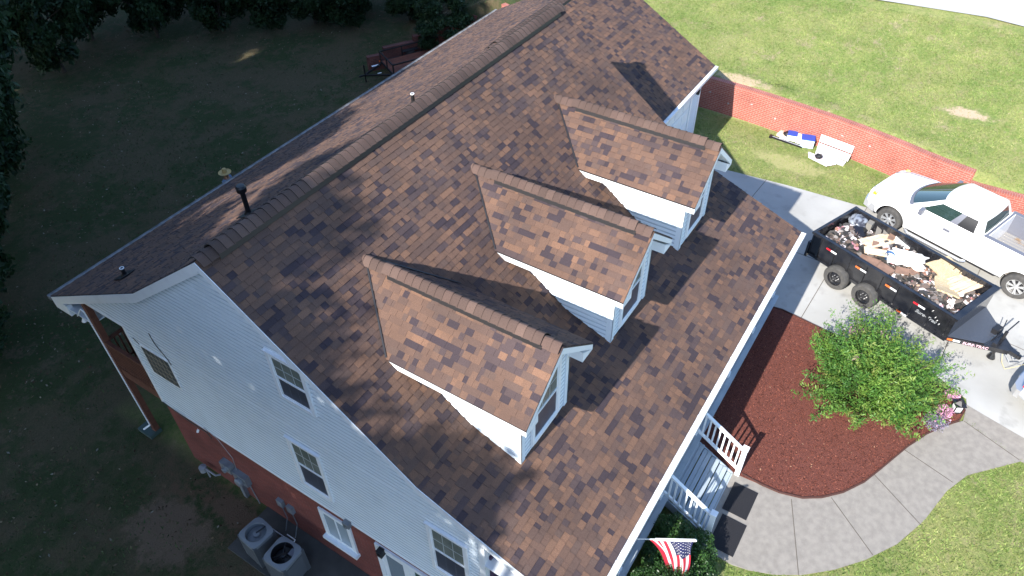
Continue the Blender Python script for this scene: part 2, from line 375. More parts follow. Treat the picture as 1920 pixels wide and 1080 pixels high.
walk_out = [(3.92, -8.24), (3.9, -9.02), (3.97, -9.35), (4.16, -9.84), (4.46, -10.33), (4.93, -10.86), (5.51, -11.37), (6.25, -11.86), (7.15, -12.24), (8.19, -12.52), (8.9, -12.85), (9.98, -13.85)]
mb = MB()
for i in range(len(walk_in)-1):
    a, b, c, d = walk_in[i], walk_in[i+1], walk_out[i+1], walk_out[i]
    mb.face([(a[0], a[1], .03), (d[0], d[1], .03), (c[0], c[1], .03), (b[0], b[1], .03)], r=.5)
    mb.face([(d[0], d[1], .03), (d[0], d[1], -.1), (c[0], c[1], -.1), (c[0], c[1], .03)])
    mb.face([(a[0], a[1], .03), (b[0], b[1], .03), (b[0], b[1], -.1), (a[0], a[1], -.1)])
wk = mb.build('walkway', m_walk, weld=True); wk['kind'] = 'structure'
mb = MB(); mb.prism([(x, y, -.05) for x, y in [(10.46, -12.50), (10.83, -12.50), (11.10, -12.42), (10.78, -13.6), (10.3, -15.6), (9.3, -17.5), (8.6, -17.2), (9.6, -15.3), (9.97, -13.86)]], (0, 0, .0805)); ap = mb.build('walkway_apron', m_walk); ap['kind'] = 'structure'
mb = MB()
for a, b in (((6.1, -9.6), (4.42, -10.28)), ((6.62, -10.35), (5.70, -11.48)), ((7.75, -11.03), (7.0, -12.17)), ((8.84, -11.47), (8.5, -12.6)), ((10.5, -12.52), (9.98, -13.8))):
    mb.bar((a[0], a[1], .0325), (b[0], b[1], .0325), .018, .003)
j = mb.build('walkway_joint', m_joint); j['kind'] = 'structure'
bed = [(1.0, -7.30), (1.0, -7.6)]
bedpoly = [(6.12, -7.35), (6.06, -8.40)] + walk_in[1:-1] + [(10.43, -12.41), (10.83, -12.48), (11.15, -12.29), (11.28, -11.93), (11.33, -11.5), (11.78, -8.6), (11.88, -8.1), (11.93, -7.5), (11.86, -7.1), (11.8, -6.9), (11.7, -5.5), (6.12, -5.5)]
mb = MB(); mb.prism([(x, y, -.08) for x, y in bedpoly], (0, 0, .13)); bo = mb.build('mulch_bed', m_mulchbase); bo['kind'] = 'structure'
mb = MB()
ed = [(6.12, -8.42)]+walk_in[1:-1]+[(10.43, -12.41), (10.83, -12.48), (11.15, -12.29), (11.28, -11.93), (11.33, -11.5), (11.78, -8.6), (11.93, -7.5), (11.86, -7.1)]
for a, b in zip(ed[:-1], ed[1:]): mb.bar((a[0], a[1], .045), (b[0], b[1], .045), .03, .07)
e_ = mb.build('bed_edging', m_edge); tag(e_, 'low dark plastic edging curving round the red mulch bed', 'edging')
def inpoly(x, y, poly):
    c = np.zeros(len(x), bool); n = len(poly)
    for i in range(n):
        x0, y0 = poly[i]; x1, y1 = poly[(i+1) % n]
        t = ((y0 > y) != (y1 > y)) & (x < (x1-x0)*(y-y0)/((y1-y0) if y1 != y0 else 1e-9)+x0); c ^= t
    return c
def rand_quads(P, size, rng, flatness=.0, aspect=1.0, tri=False):
    """random oriented leaf quads (diamond shape) at P"""
    N = len(P); n = rng.normal(size=(N, 3)); n[:, 2] += flatness; n /= np.linalg.norm(n, axis=1)[:, None]
    a = np.cross(n, rng.normal(size=(N, 3))); a /= np.linalg.norm(a, axis=1)[:, None]; b = np.cross(n, a)
    s = size*(.6+.8*rng.random(N))[:, None]
    a = a*s; b = b*s*aspect
    return np.stack([P-a, P-b*.8, P+a, P+b*.8], 1)
N = 26000
px_ = RNG.uniform(5.9, 12.1, N); py_ = RNG.uniform(-12.6, -5.5, N); k = inpoly(px_, py_, bedpoly)
P_ = np.stack([px_[k], py_[k], np.full(k.sum(), .056)+RNG.random(k.sum())*.02], 1)
q = rand_quads(P_, .022, RNG, flatness=2.5, aspect=.4)
mc = np_quads('mulch_chips', q, RNG.random(len(q)), m_mulch); tag(mc, 'reddish brown shredded bark chips covering the front bed', 'mulch', kind='stuff')
# patio pad by the basement wall
mb = MB(); mb.prism([(-1.25, 1.35, -1.64), (-1.25, -4.2, -1.64), (.05, -4.2, -1.64), (.05, 1.35, -1.64)], (0, 0, .10)); mb.prism([(-2.6, -1.1, -1.66), (-2.6, -4.4, -1.66), (-1.27, -4.4, -1.66), (-1.27, -1.1, -1.66)], (0, 0, .09))
po = mb.build('patio', m_patio); po['kind'] = 'structure'
# road at the far corner
mb = MB(); R0 = [(29.2, 4), (29.5, -2), (29.7, -6), (29.75, -9.4), (29.5, -12), (29.0, -16), (28.0, -24), (25, -40)]
for (a, b) in zip(R0[:-1], R0[1:]):
    q = [(a[0], a[1]), (b[0], b[1]), (b[0]+7, b[1]-.6), (a[0]+7, a[1]-.2)]
    mb.face([(x, y, h1(x, y)+.06) for x, y in q][::-1])
ro = mb.build('road', m_road, weld=True); ro['kind'] = 'structure'

# grass blades on the open lawns
def on_lawn(x, y):
    ok = ~inpoly(x, y, drive) & ~inpoly(x, y, bedpoly) & ~inpoly(x, y, walk_in+walk_out[::-1])
    ok &= ~((x > -.3) & (x < 19.7) & (y > -8.35) & (y < 8) & ~((x > 17.7) & (y < -1.6)))
    ok &= np.abs(x-wallx(y)) > .28
    ok &= ~((x > 29.2) & (x < 37))
    return ok
def blades(x, y, h, rng, rv, name):
    z = hgt(x, y); N = len(x)
    P = np.stack([x, y, z-.01], 1); a = rng.random(N)*2*np.pi; ww = .010+.012*rng.random(N)
    d = np.stack([np.cos(a)*ww, np.sin(a)*ww, np.zeros(N)], 1)
    lean = rng.normal(size=(N, 3))*.04; lean[:, 2] = h*(.5+rng.random(N))
    return np.stack([P-d, P+d, P+lean], 1)
def grass_field(x0, x1, y0, y1, N, h, seed, cond=None):
    rng = np.random.default_rng(seed); x = rng.uniform(x0, x1, N); y = rng.uniform(y0, y1, N)
    k = on_lawn(x, y)
    if cond is not None: k &= cond(x, y)
    x = x[k]; y = y[k]
    f = .45+.26*np.sin(x*.9+np.sin(y*.8)*2)*np.cos(y*1.1+1)+.18*np.sin(x*2.6+y*2.3+np.sin(x*3))*np.sin(y*3.1-x)+.16*np.sin(x*6.1+y*5.3)*np.sin(y*7.7-x*3)
    r = np.clip(f*.72+rng.normal(size=len(x))*.15, 0, 1); kk = (rng.random(len(x)) > np.clip((f-.62)*2.2, 0, .85)) & ~((((x-23.3)/.45)**2+((y+10.1)/1.0)**2 < 1) & (rng.random(len(x)) < .85)) & ~((((x-19.4)/.6)**2+((y+5.3)/1.4)**2 < 1) & (rng.random(len(x)) < .6)) & ~((((x-22.1)/.4)**2+((y+2.3)/1.3)**2 < 1) & (rng.random(len(x)) < .6)); x = x[kk]; y = y[kk]; r = r[kk]
    return blades(x, y, h, rng, r, 'g'), r
G1, r1 = grass_field(17.7, 29.4, -13.0, 5.5, 130000, .045, 1)
G2, r2 = grass_field(3.6, 11, -16, -8.4, 42000, .05, 2, lambda x, y: (y < -8.3))
gr = np_quads('lawn_grass', np.concatenate([G1, G2]), np.concatenate([r1, r2*.8]), m_grass)
tag(gr, 'short sunlit patchy green and straw coloured lawn grass', 'grass', kind='stuff')

# fallen leaves and twigs on the shaded ground
rng = np.random.default_rng(12); N = 22000; x = rng.uniform(-5, 27, N); y = rng.uniform(-4, 34, N)
k = ((x < -.2) | (y > 7.6)) & (np.abs(x-wallx(y)) > .3) & ~((x > -1.4) & (x < 0) & (y > -4.4) & (y < 1.5))
k &= (np.sin(x*.7+1)*np.sin(y*.6+.5)+.5*np.sin(x*2.1)*np.sin(y*1.7)+rng.normal(size=N)*.35 > .05) | (rng.random(N) < .25)
x = x[k]; y = y[k]; P_ = np.stack([x, y, hgt(x, y)+.012+rng.random(len(x))*.015], 1)
q = rand_quads(P_, .045, rng, flatness=2.2, aspect=.6)
m_litter = ramp_mat('fallen_leaf', [(0, (.06, .035, .02)), (.4, (.11, .075, .04)), (.75, (.15, .115, .07)), (.95, (.24, .22, .17))], const=False, fine=20)
lit = np_quads('leaf_litter', q, rng.random(len(q))**1.6, m_litter); tag(lit, 'brown and pale fallen leaves strewn over the shaded yard', 'fallen leaves', kind='stuff')
rng = np.random.default_rng(6); N = 60000; x = rng.uniform(-6, 26, N); y = rng.uniform(-5, 28, N)
k = ((x < -1.4) | (y > 7.6)) & (np.abs(x-wallx(y)) > .3) & (np.sin(x*.55)*np.cos(y*.5+1)+.4*np.sin(x*1.9+y)+rng.normal(size=N)*.25 > -.1)
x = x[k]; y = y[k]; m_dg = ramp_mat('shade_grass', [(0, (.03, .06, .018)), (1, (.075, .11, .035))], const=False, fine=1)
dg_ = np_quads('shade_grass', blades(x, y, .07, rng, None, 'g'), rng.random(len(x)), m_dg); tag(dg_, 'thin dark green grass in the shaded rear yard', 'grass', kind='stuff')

# ---------------------------------------------------------------- retaining wall
def brick_wall(name, pts, tops, thick=.24, base=None, mats_=None):
    mb = MB(); s = 0; P = [Vector((x, y, 0)) for x, y in pts]; nr = []
    for i in range(len(P)):
        a = P[max(i-1, 0)]; b = P[min(i+1, len(P)-1)]; d = (b-a).normalized(); nr.append(Vector((-d.y, d.x, 0)))
    for i in range(len(P)-1):
        a, b = P[i], P[i+1]; L = (b-a).length; na, nb = nr[i]*thick/2, nr[i+1]*thick/2
        zt0, zt1 = tops[i]; bz = base[i] if base else -.25
        def quad(p, q, z0, z1a, z1b, sgn, mi=0):
            f = [(p.x, p.y, z0), (q.x, q.y, z0), (q.x, q.y, z1b), (p.x, p.y, z1a)]; u = [(s, z0), (s+L, z0), (s+L, z1b), (s, z1a)]
            if sgn < 0: f = f[::-1]; u = u[::-1]
            mb.face(f, mi, uv=u)
        quad(a+na, b+nb, bz, zt0, zt1, 1); quad(a-na, b-nb, bz, zt0, zt1, -1)
        # header cap course, slightly proud
        ea, eb = nr[i]*(thick/2+.004), nr[i+1]*(thick/2+.004)
        for z0, z1 in ((0, .07),):
            c = [a+ea, b+eb, b-eb, a-ea]; zz = [zt0, zt1, zt1, zt0]
            top = [(c[k].x, c[k].y, zz[k]+z1) for k in range(4)]; uvt = [(s, .2), (s+L, .2), (s+L, -.1), (s, -.1)]
            mb.face(top, 1, uv=uvt)
            for k0, k1 in ((0, 1), (2, 3)):
                f = [(c[k0].x, c[k0].y, zz[k0]+.002), (c[k1].x, c[k1].y, zz[k1]+.002), (c[k1].x, c[k1].y, zz[k1]+z1), (c[k0].x, c[k0].y, zz[k0]+z1)]
                u0, u1 = (s, s+L) if k0 == 0 else (s+L, s); mb.face(f, 1, uv=[(u0, 0), (u1, 0), (u1, .07), (u0, .07)])
        s += L
    for i, sg in ((0, -1), (len(P)-1, 1)):
        a = P[i]; n = nr[i]*thick/2; zt = tops[0][0] if i == 0 else tops[-1][1]; bz = base[min(i, len(P)-2)] if base else -.25
        mb.face([(a.x+n.x, a.y+n.y, bz), (a.x-n.x, a.y-n.y, bz), (a.x-n.x, a.y-n.y, zt), (a.x+n.x, a.y+n.y, zt)], 0)
    return mb.build(name, mats_ or [m_rwall, m_rwcap])
wp_ = []
cur = [(20.0, -16.0), (20.03, -14.2)]+[(float(wallx(yy)), yy) for yy in (-12.6, -11.2)]
def cr_(yy):
    w_ = np.exp(-((wy-yy)/1.1)**2); A_ = np.polyfit(wy-yy, wx, 2, w=np.sqrt(w_)+1e-4); return float(A_[-1])
cur += [(cr_(yy), yy) for yy in np.arange(-10.9, 10.0, .55)]
tops = []
for i in range(len(cur)-1):
    y = cur[i][1]; tops.append((.82, .82) if y < -10.9 else (1.22, 1.22))
rw = brick_wall('retaining_wall', cur, tops)
tag(rw, 'long curved red brick retaining wall holding back the upper lawn', 'wall')
mb = MB()   # weep blocks
rng = random.Random(3)
for yy in (-9.0, -7.6, -6.6, -5.2, -4.1, -3.1, -2.2, -1.4):
    x = cr_(yy); mb.box((x-.125, yy, rng.choice([.12, .5, .75])), (.012, .07, .05), 0)
mb.build('weep_block', m_conc, rw)
# stepped wall beside the rear yard
steps = [((19.3, 14.6), (20.0, 14.15), -1.0), ((20.0, 14.15), (21.3, 13.35), -.7), ((21.3, 13.35), (22.4, 12.65), -.45), ((22.4, 12.65), (23.9, 11.6), -.2), ((23.9, 11.6), (24.6, 10.9), .0)]
cur = [steps[0][0]]+[s_[1] for s_ in steps]; tt = [(s_[2], s_[2]) for s_ in steps]
m_rw2 = brick_mat('mossy_brick', (.15, .045, .035), (.11, .037, .03), (.14, .09, .07), stain=.35)
rw2 = brick_wall('stepped_wall', cur, tt, base=[-2]*5, mats_=[m_rw2, m_rw2])
tag(rw2, 'dark stepped brick wall behind the small utility trailer in the rear yard', 'wall')

# ---------------------------------------------------------------- the house
house = empty('house', (0, 0, 0), 0, 'white sided house with brown shingle roof, three dormers and brick basement', 'house')
HX = 11.75  # right end of the main block
RZ, BF, BFZ, EF, EFZ = 7.29, -4.16, 4.195, -7.355, 2.93
BR, BRZ, ER, ERZ = 2.75, 5.2, 7.165, 2.87
WX, WRY, WRZ, WEF, WEZ = 19.5, 2.46, 5.385, -1.99, 2.85

def shingles(mb, O, U, Vv, ul, vl, e=.124):
    O = Vector(O); U = Vector(U).normalized(); Vv = Vector(Vv).normalized(); n = U.cross(Vv).normalized()
    rows = int(math.ceil(vl/e))
    if n.z < 0: n = -n
    P = lambda u, v, h: O+U*u+Vv*v+n*h
    for i in range(rows):
        v0 = i*e; v1 = min(v0+e, vl)+.0
        u = -random.random()*.2; tooth = random.random() < .5; lastr = random.random()
        while u < ul:
            wd = random.uniform(.09, .24) if tooth else random.uniform(.06, .18)
            a, b = max(u, 0), min(u+wd, ul)
            if b > a+.004:
                r = random.random() if random.random() < .8 else lastr
                lastr = r
                h0 = .017 if tooth else .011
                mb.face([P(a, v0, h0), P(b, v0, h0), P(b, v1, h0-.010), P(a, v1, h0-.010)], 0, r)
                mb.face([P(a, v0, 0), P(b, v0, 0), P(b, v0, h0), P(a, v0, h0)], 0, min(r, .25)*.5)
                if tooth:
                    mb.face([P(a, v0, .005), P(a, v0, h0), P(a, v1, h0-.01), P(a, v1, 0)], 0, .1)
                    mb.face([P(b, v0, .005), P(b, v1, 0), P(b, v1, h0-.01), P(b, v0, h0)], 0, .1)
            u += wd; tooth = not tooth
def slope(mb, x0, x1, ya, za, yb, zb):
    """eave (ya,za) up to (yb,zb)"""
    L = math.hypot(yb-ya, zb-za); shingles(mb, (x0, ya, za), (1, 0, 0), (0, yb-ya, zb-za), x1-x0, L)
T = .10
def deckslab(mb, x0, x1, prof, mi=1):
    """solid roof deck under the shingles, profile of (y,z) points"""
    lo = [(y, z-T) for y, z in prof]
    for (y0, z0), (y1, z1), (w0, q0), (w1, q1) in zip(prof[:-1], prof[1:], lo[:-1], lo[1:]):
        mb.face([(x0, y0, z0), (x1, y0, z0), (x1, y1, z1), (x0, y1, z1)], mi)
        mb.face([(x0, w0, q0), (x0, w1, q1), (x1, w1, q1), (x1, w0, q0)], mi)
        for x in (x0, x1): mb.face([(x, y0, z0), (x, y1, z1), (x, w1, q1), (x, w0, q0)], mi)
    for k in (0, -1):
        y, z = prof[k]; mb.face([(x0, y, z), (x1, y, z), (x1, y, z-T), (x0, y, z-T)], mi)
mb = MB()
slope(mb, -.02, HX+.03, EF, EFZ, BF, BFZ); slope(mb, -.02, HX+.03, BF, BFZ, -.0, RZ)
slope(mb, -.02, WX, ER, ERZ, BR, BRZ); slope(mb, -.02, HX+.03, BR, BRZ, 0, RZ)
slope(mb, HX+.03, WX, BR, BRZ, WRY, WRZ)
slope(mb, HX+.05, WX, WEF, WEZ, WRY, WRZ)
deckslab(mb, -.02, HX+.03, [(EF, EFZ), (BF, BFZ), (0, RZ), (BR, BRZ), (ER, ERZ)])
deckslab(mb, HX+.05, WX, [(WEF, WEZ), (WRY, WRZ-.012), (BR, BRZ), (ER, ERZ)])
roof = mb.build('roof', [m_sh, m_flash], house)

def vent_ridge(x0, x1, y, z, parent, half=.19, name='ridge_vent', along='x', vx0=None, vx1=None):
    """rounded ridge caps; raised on a black baffle between vx0 and vx1"""
    mb = MB(); e = .165; n = int((x1-x0)/e)
    def T_(s, t, h): return (s, y+t, z+h) if along == 'x' else (x_c+t, s, z+h)
    x_c = y if along != 'x' else 0
    for i in range(n+1):
        s0 = x0+i*e; s1 = min(s0+e+.03, x1)
        if s1 <= s0: break
        raised = vx0 is not None and vx0 <= s0 <= vx1
        b = .035 if raised else .0; r = random.random()
        arc = []
        for k in range(9):
            a = -1+2*k/8; t = a*half; h = b+.045-.13*abs(a)**1.6
            arc.append((t, h))
        for (t0, hh0), (t1, hh1) in zip(arc[:-1], arc[1:]):
            if along == 'x':
                mb.face([(s0, y+t0, z+hh0+.022), (s1, y+t0, z+hh0), (s1, y+t1, z+hh1), (s0, y+t1, z+hh1+.022)], 0, r)
                mb.face([(s0, y+t0, z+hh0), (s0, y+t1, z+hh1), (s0, y+t1, z+hh1+.022), (s0, y+t0, z+hh0+.022)], 1, r)
            else:
                mb.face([(y+t0, s0, z+hh0+.018), (y+t0, s1, z+hh0), (y+t1, s1, z+hh1), (y+t1, s0, z+hh1+.018)], 0, r)
                mb.face([(y+t0, s0, z+hh0), (y+t1, s0, z+hh1), (y+t1, s0, z+hh1+.018), (y+t0, s0, z+hh0+.018)], 1, r)
    if vx0 is not None:
        for sg in (-1, 1):
            a = sg*half*.95; b = sg*half*1.05
            zt = .035+.045-.13*.95**1.6
            A = [(vx0, a, zt-.0), (vx1, a, zt), (vx1, b, -.135), (vx0, b, -.135)]
            if along == 'x': mb.face([(s, y+t, z+h) for s, t, h in A], 1)
            else: mb.face([(y+t, s, z+h) for s, t, h in A], 1)
    return mb.build(name, [m_cap, m_flash], parent)
vent_ridge(-.0, HX+.05, 0, RZ+.02, roof, .19, vx0=.33, vx1=11.5)
vent_ridge(HX+.3, WX-.1, WRY, WRZ+.02, roof, .19, vx0=HX+.5, vx1=WX-.5)

# walls -----------------------------------------------------------
def laps(mb, z0, z1, seg, place, e=.115, dep=.030, mi=0, shade_mi=1):  # last argument: slot offset of the painted shadow band on each lap
    z = z0
    while z < z1-.005:
        zt = min(z+e, z1)
        A = seg(z+.001); B = seg(zt-.001)
        if A and B:
            (a0, a1), (b0, b1) = A, B
            if a1 > a0 and b1 >= b0:
                zm = z+(zt-z)*.62; m0 = a0+(b0-a0)*.62; m1 = a1+(b1-a1)*.62
                mb.face([place(a0, z, dep), place(a1, z, dep), place(m1, zm, dep*.85), place(m0, zm, dep*.85)], mi, .5)
                mb.face([place(m0, zm, dep*.85), place(m1, zm, dep*.85), place(b1, zt, 0), place(b0, zt, 0)], mi+shade_mi, .5)
                mb.face([place(a0, z, 0), place(a1, z, 0), place(a1, z, dep), place(a0, z, dep)], mi, .5)
        z = zt
SX = .045
def gseg(z):
    zz = z+.20
    if zz > RZ: return None
    f = (zz-RZ)/.744 if zz > BFZ else max(BF+(zz-BFZ)*-1/.396*-1, -5.32)
    if zz <= BFZ: f = max(BF-(BFZ-zz)/.396, -5.32)
    r = (RZ-zz)/.76 if zz > BRZ else BR+(BRZ-zz)/.528
    r = min(r, 5.62 if z > 3.46 else 4.14)
    return (f, r)
mb = MB()
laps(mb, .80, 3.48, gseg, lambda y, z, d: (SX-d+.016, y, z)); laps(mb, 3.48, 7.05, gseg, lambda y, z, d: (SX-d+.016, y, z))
def wallquad(mb, a, b, z0, z1, mi=1, d=(0, 0)):
    mb.face([(a[0], a[1], z0), (b[0], b[1], z0), (b[0], b[1], z1), (a[0], a[1], z1)], mi)
# front wall, rear wall, right gable, wing walls with laps too
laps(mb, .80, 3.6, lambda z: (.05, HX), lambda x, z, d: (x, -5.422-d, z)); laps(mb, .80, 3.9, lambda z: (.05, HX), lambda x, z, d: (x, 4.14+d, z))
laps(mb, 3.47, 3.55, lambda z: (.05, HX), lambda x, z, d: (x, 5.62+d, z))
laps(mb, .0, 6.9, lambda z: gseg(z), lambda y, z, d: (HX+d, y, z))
def wseg(z):
    zz = z+.15
    if zz > WRZ: return None
    k = (WRZ-zz)/.57; return (max(WRY-k, -1.66), min(WRY+k, 6.9))
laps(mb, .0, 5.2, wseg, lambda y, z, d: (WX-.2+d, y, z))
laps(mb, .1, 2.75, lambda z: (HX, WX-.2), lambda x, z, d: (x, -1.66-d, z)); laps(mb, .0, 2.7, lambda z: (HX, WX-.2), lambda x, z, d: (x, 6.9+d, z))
mb.face([(.05, -5.43, .8), (.05, 4.13, .8), (.05, 4.13, 3.4), (.05, -5.43, 3.4)], 0)
mb.face([(.05, 4.14, 3.47), (.05, 5.62, 3.47), (HX, 5.62, 3.47), (HX, 4.14, 3.47)], 0)
m_lapshade = mat('siding_lap_shade', (.36, .42, .475), .7, col2=(.46, .52, .57), scale=2)  # darker siding tone, paints the lap shadow lines into the colour
wall = mb.build('wall', [m_white, m_lapshade], house)
mb = MB()   # brick basement
mb.b2((SX+.01, -5.42, -2.0), (HX-.03, 4.11, .795)); mb.b2((HX, -1.62, -2.0), (WX-.23, 6.87, .0))
mb.build('foundation_wall', m_brick, house)
mb = MB()   # trims: corner boards, rake boards, starter strips, soffit boxes
mb.b2((SX-.03, -5.46, .80), (SX+.08, -5.33, 3.55)); mb.b2((SX-.028, 4.06, .80), (SX+.06, 4.17, 3.47))
mb.b2((SX-.02, -5.33, .755), (SX+.02, 4.15, .80)); mb.b2((SX-.022, 4.10, 3.43), (SX+.03, 5.62, 3.478))
def rake(mb, x, prof, dep, th=.035, off=.012):
    for (y0, z0), (y1, z1) in zip(prof[:-1], prof[1:]):
        P = [(x-th, y0, z0-off), (x-th, y1, z1-off), (x-th, y1, z1-off-dep), (x-th, y0, z0-off-dep)]
        mb.prism(P, (th, 0, 0))
RP = [(EF, EFZ), (BF, BFZ), (0, RZ)]; RR = [(0, RZ), (BR, BRZ), (ER-.02, ERZ)]
rake(mb, 0, RP, .17); rake(mb, 0, RR, .24); rake(mb, -.002, [(y, z-.02) for y, z in RR], .10, .03)
mb.b2((-.03, 6.55, 2.52), (.10, 7.15, 2.86)); mb.b2((-.028, 5.62, 2.72), (SX, 6.56, 3.50)) if False else None
mb.b2((.0, 5.63, 2.70), (WX-.1, 7.10, 2.74)); mb.b2((0, 7.08, 2.62), (WX, 7.14, 2.85))
mb.b2((.0, -7.30, 2.74), (HX, -5.45, 2.77)); mb.b2((0.02, -7.34, 2.62), (HX, -7.22, 2.88))
mb.b2((HX+.02, -1.96, 2.60), (WX, -1.92, 2.80)); mb.b2((HX, -1.9, 2.62), (WX-.1, -1.66, 2.65))
mb.b2((WX-.32, -1.70, 0), (WX-.18, -1.64, 2.62)); mb.b2((WX-.22, -1.68, 0), (WX-.16, -1.54, 2.62))
# garage door surround
mb.b2((12.6, -1.72, 2.3), (18.4, -1.67, 2.5)); mb.b2((12.5, -1.72, 0), (12.66, -1.672, 2.5)); mb.b2((18.34, -1.72, 0), (18.5, -1.672, 2.5))
mb.build('trim', m_trim, house)
mb = MB()
for i in range(4):
    mb.b2((12.68, -1.70, .02+i*.57), (18.32, -1.68, .57+i*.57-.015)); 
    for k in range(8): mb.b2((12.8+k*.7, -1.715, .1+i*.57), (13.35+k*.7, -1.699, .47+i*.57))
mb.build('garage_door', m_trim, house)
mb = MB(); mb.lathe((18.85, -1.76, 2.1), [(.0, .2), (.05, .18), (.08, .05), (.06, -.12), (0, -.14)], 8); mb.tube((18.85, -1.67, 2.2), (18.85, -1.78, 2.3), .015); mb.box((18.85, -1.69, 2.15), (.1, .03, .2))
mb.build('wall_lantern', m_black, house)
# gutters
mb = MB()
def gutter(mb, x0, x1, y, z, s):
    w_ = .125
    mb.b2((x0, y, z-.11), (x1, y+s*w_, z-.10)); mb.b2((x0, y+s*w_, z-.11), (x1, y+s*(w_-.012), z+.008)); mb.b2((x0, y, z-.11), (x0+.012, y+s*w_, z)); mb.b2((x1-.012, y, z-.11), (x1, y+s*w_, z))
    mb.b2((x0, y+s*.006, z-.012), (x1, y+s*(w_-.016), z-.004))
gutter(mb, -.04, HX+.06, EF-.0, EFZ-.01, -1)
x = 1.2
while x < HX: mb.b2((x, EF-.122, EFZ-.012), (x+.045, EF-.004, EFZ+.002)); x += 1.83
mb.build('gutter', m_gutter, house)
mb = MB(); gutter(mb, -.05, WX+.02, ER+.0, ERZ-.01, 1); mb.build('gutter', mat('grey_gutter', (.22, .22, .22), .6, col2=(.12, .12, .115), scale=6), house)  # rear run in a darker grey than the front and wing gutters
mb = MB(); gutter(mb, HX+.08, WX+.02, WEF, WEZ-.01, -1); mb.build('gutter', m_gutter, house)
mb = MB(); mb.path([(-.02, 6.2, 2.72), (-.02, 5.80, 3.15), (-.01, 5.70, 3.1), (-.01, 5.66, -1.2)], .019, 8); mb.path([(-.01, 5.66, -1.2), (-.15, 5.8, -1.33)], .028, 8)
mb.build('downspout', m_trim, house)

m_munt = mat('muntin_grey', (.36, .39, .38), .5)
def window(parent, O, U, Nn, w_, h_, grid=(3, 2), lower='screen', name='window', upper=None):
    """O bottom-left corner of opening on the wall, U along wall, Nn outward normal"""
    O = Vector(O); U = Vector(U); Nn = Vector(Nn); Z = Vector((0, 0, 1)); R = Matrix((U, Nn, Z)).transposed()
    def bx(mb, u0, u1, z0, z1, d0, d1, mi=0): mb.box(O+U*(u0+u1)/2+Z*(z0+z1)/2+Nn*(d0+d1)/2, (u1-u0, abs(d1-d0), z1-z0), mi, R)
    mb = MB(); t = .085
    bx(mb, -t, 0, -t, h_+t, 0, .042); bx(mb, w_, w_+t, -t, h_+t, 0, .042); bx(mb, 0, w_, h_, h_+t, 0, .040); bx(mb, 0, w_, -t, 0, 0, .048); bx(mb, -t-.02, w_+t+.02, h_+t, h_+t+.03, 0, .06)
    bx(mb, 0, w_, h_/2-.022, h_/2+.022, .0, .034)
    for u0, u1 in ((0, .03), (w_-.03, w_)): bx(mb, u0, u1, 0, h_, 0, .028)
    bx(mb, .03, w_-.03, h_-.03, h_, 0, .028); bx(mb, .03, w_-.03, 0, .03, 0, .028)
    fr = mb.build(name, m_trim, parent)
    mb = MB()
    bx(mb, .03, w_-.03, h_/2+.022, h_-.03, .002, .017, 0); bx(mb, .03, w_-.03, .03, h_/2-.022, .0, .014, 1)
    for i in range(1, grid[0]): u = .03+(w_-.06)*i/grid[0]; bx(mb, u-.007, u+.007, h_/2+.022, h_-.03, .01, .021, 2); bx(mb, u-.006, u+.006, .03, h_/2-.022, .006, .0155, 3)
    for j_ in range(1, grid[1]):
        z = h_/2+.022+(h_/2-.052)*j_/grid[1]; bx(mb, .03, w_-.03, z-.007, z+.007, .01, .0215, 2)
    mb.build('pane', [upper or m_blind, m_screen if lower == 'screen' else m_glass, m_munt, m_greyplast], fr)
    return fr
U_, N_ = (0, -1, 0), (-1, 0, 0)
window(house, (SX-.012, -.79, 1.45), U_, N_, .73, 1.49)
window(house, (SX-.012, -1.13, 4.60), U_, N_, .73, 1.08)
window(house, (SX-.012, -4.27, 1.45), U_, N_, .74, 1.49)
# lattice window (dark glass with tan diamond grid)
mb = MB(); mb.b2((SX-.035, 2.82, 2.2), (SX-.008, 3.72, 3.06))
lw = mb.build('window', m_grille, house); mb = MB()
for i in range(1, 6): mb.b2((SX-.041, 2.82+.15*i-.007, 2.21), (SX-.034, 2.82+.15*i+.007, 3.05))
for i in range(1, 5): mb.b2((SX-.042, 2.83, 2.2+.172*i-.007), (SX-.0345, 3.71, 2.2+.172*i+.007))
mb.build('muntin', m_tan, lw)
mb = MB(); mb.b2((SX-.03, 2.76, 2.14), (SX-.01, 3.78, 2.198)); mb.b2((SX-.03, 2.76, 3.062), (SX-.01, 3.78, 3.11)); mb.b2((SX-.03, 2.76, 2.2), (SX-.01, 2.818, 3.06)); mb.b2((SX-.03, 3.722, 2.2), (SX-.01, 3.78, 3.06))
mb.build('frame', m_trim, lw)
# basement window with deep white sill, basement door
BX = SX+.01
mb = MB(); mb.b2((BX-.04, -.90, -.62), (BX+.01, -1.02, .52)); mb.b2((BX-.04, -1.72, -.62), (BX+.01, -1.84, .52)); mb.b2((BX-.04, -1.02, .42), (BX+.01, -1.72, .54)); mb.b2((BX-.13, -.86, -.72), (BX+.01, -1.88, -.62)); mb.b2((BX-.03, -1.02, -.62), (BX+.005, -1.72, -.54))
mb.b2((BX-.03, -1.35, -.5), (BX+.005, -1.39, .42)); bw = mb.build('window', m_trim, house)
mb = MB(); mb.b2((BX-.02, -1.02, -.54), (BX-.005, -1.72, .42)); mb.build('pane', mat('frosted_pane', (.32, .38, .42), .25), bw)
mb = MB(); mb.b2((BX-.05, -2.55, -1.55), (BX+.01, -2.68, .62)); mb.b2((BX-.05, -4.2, -1.55), (BX+.01, -4.33, .62)); mb.b2((BX-.05, -2.68, .5), (BX+.01, -4.2, .62)); mb.b2((BX-.045, -3.38, -1.55), (BX+.005, -3.45, .5))
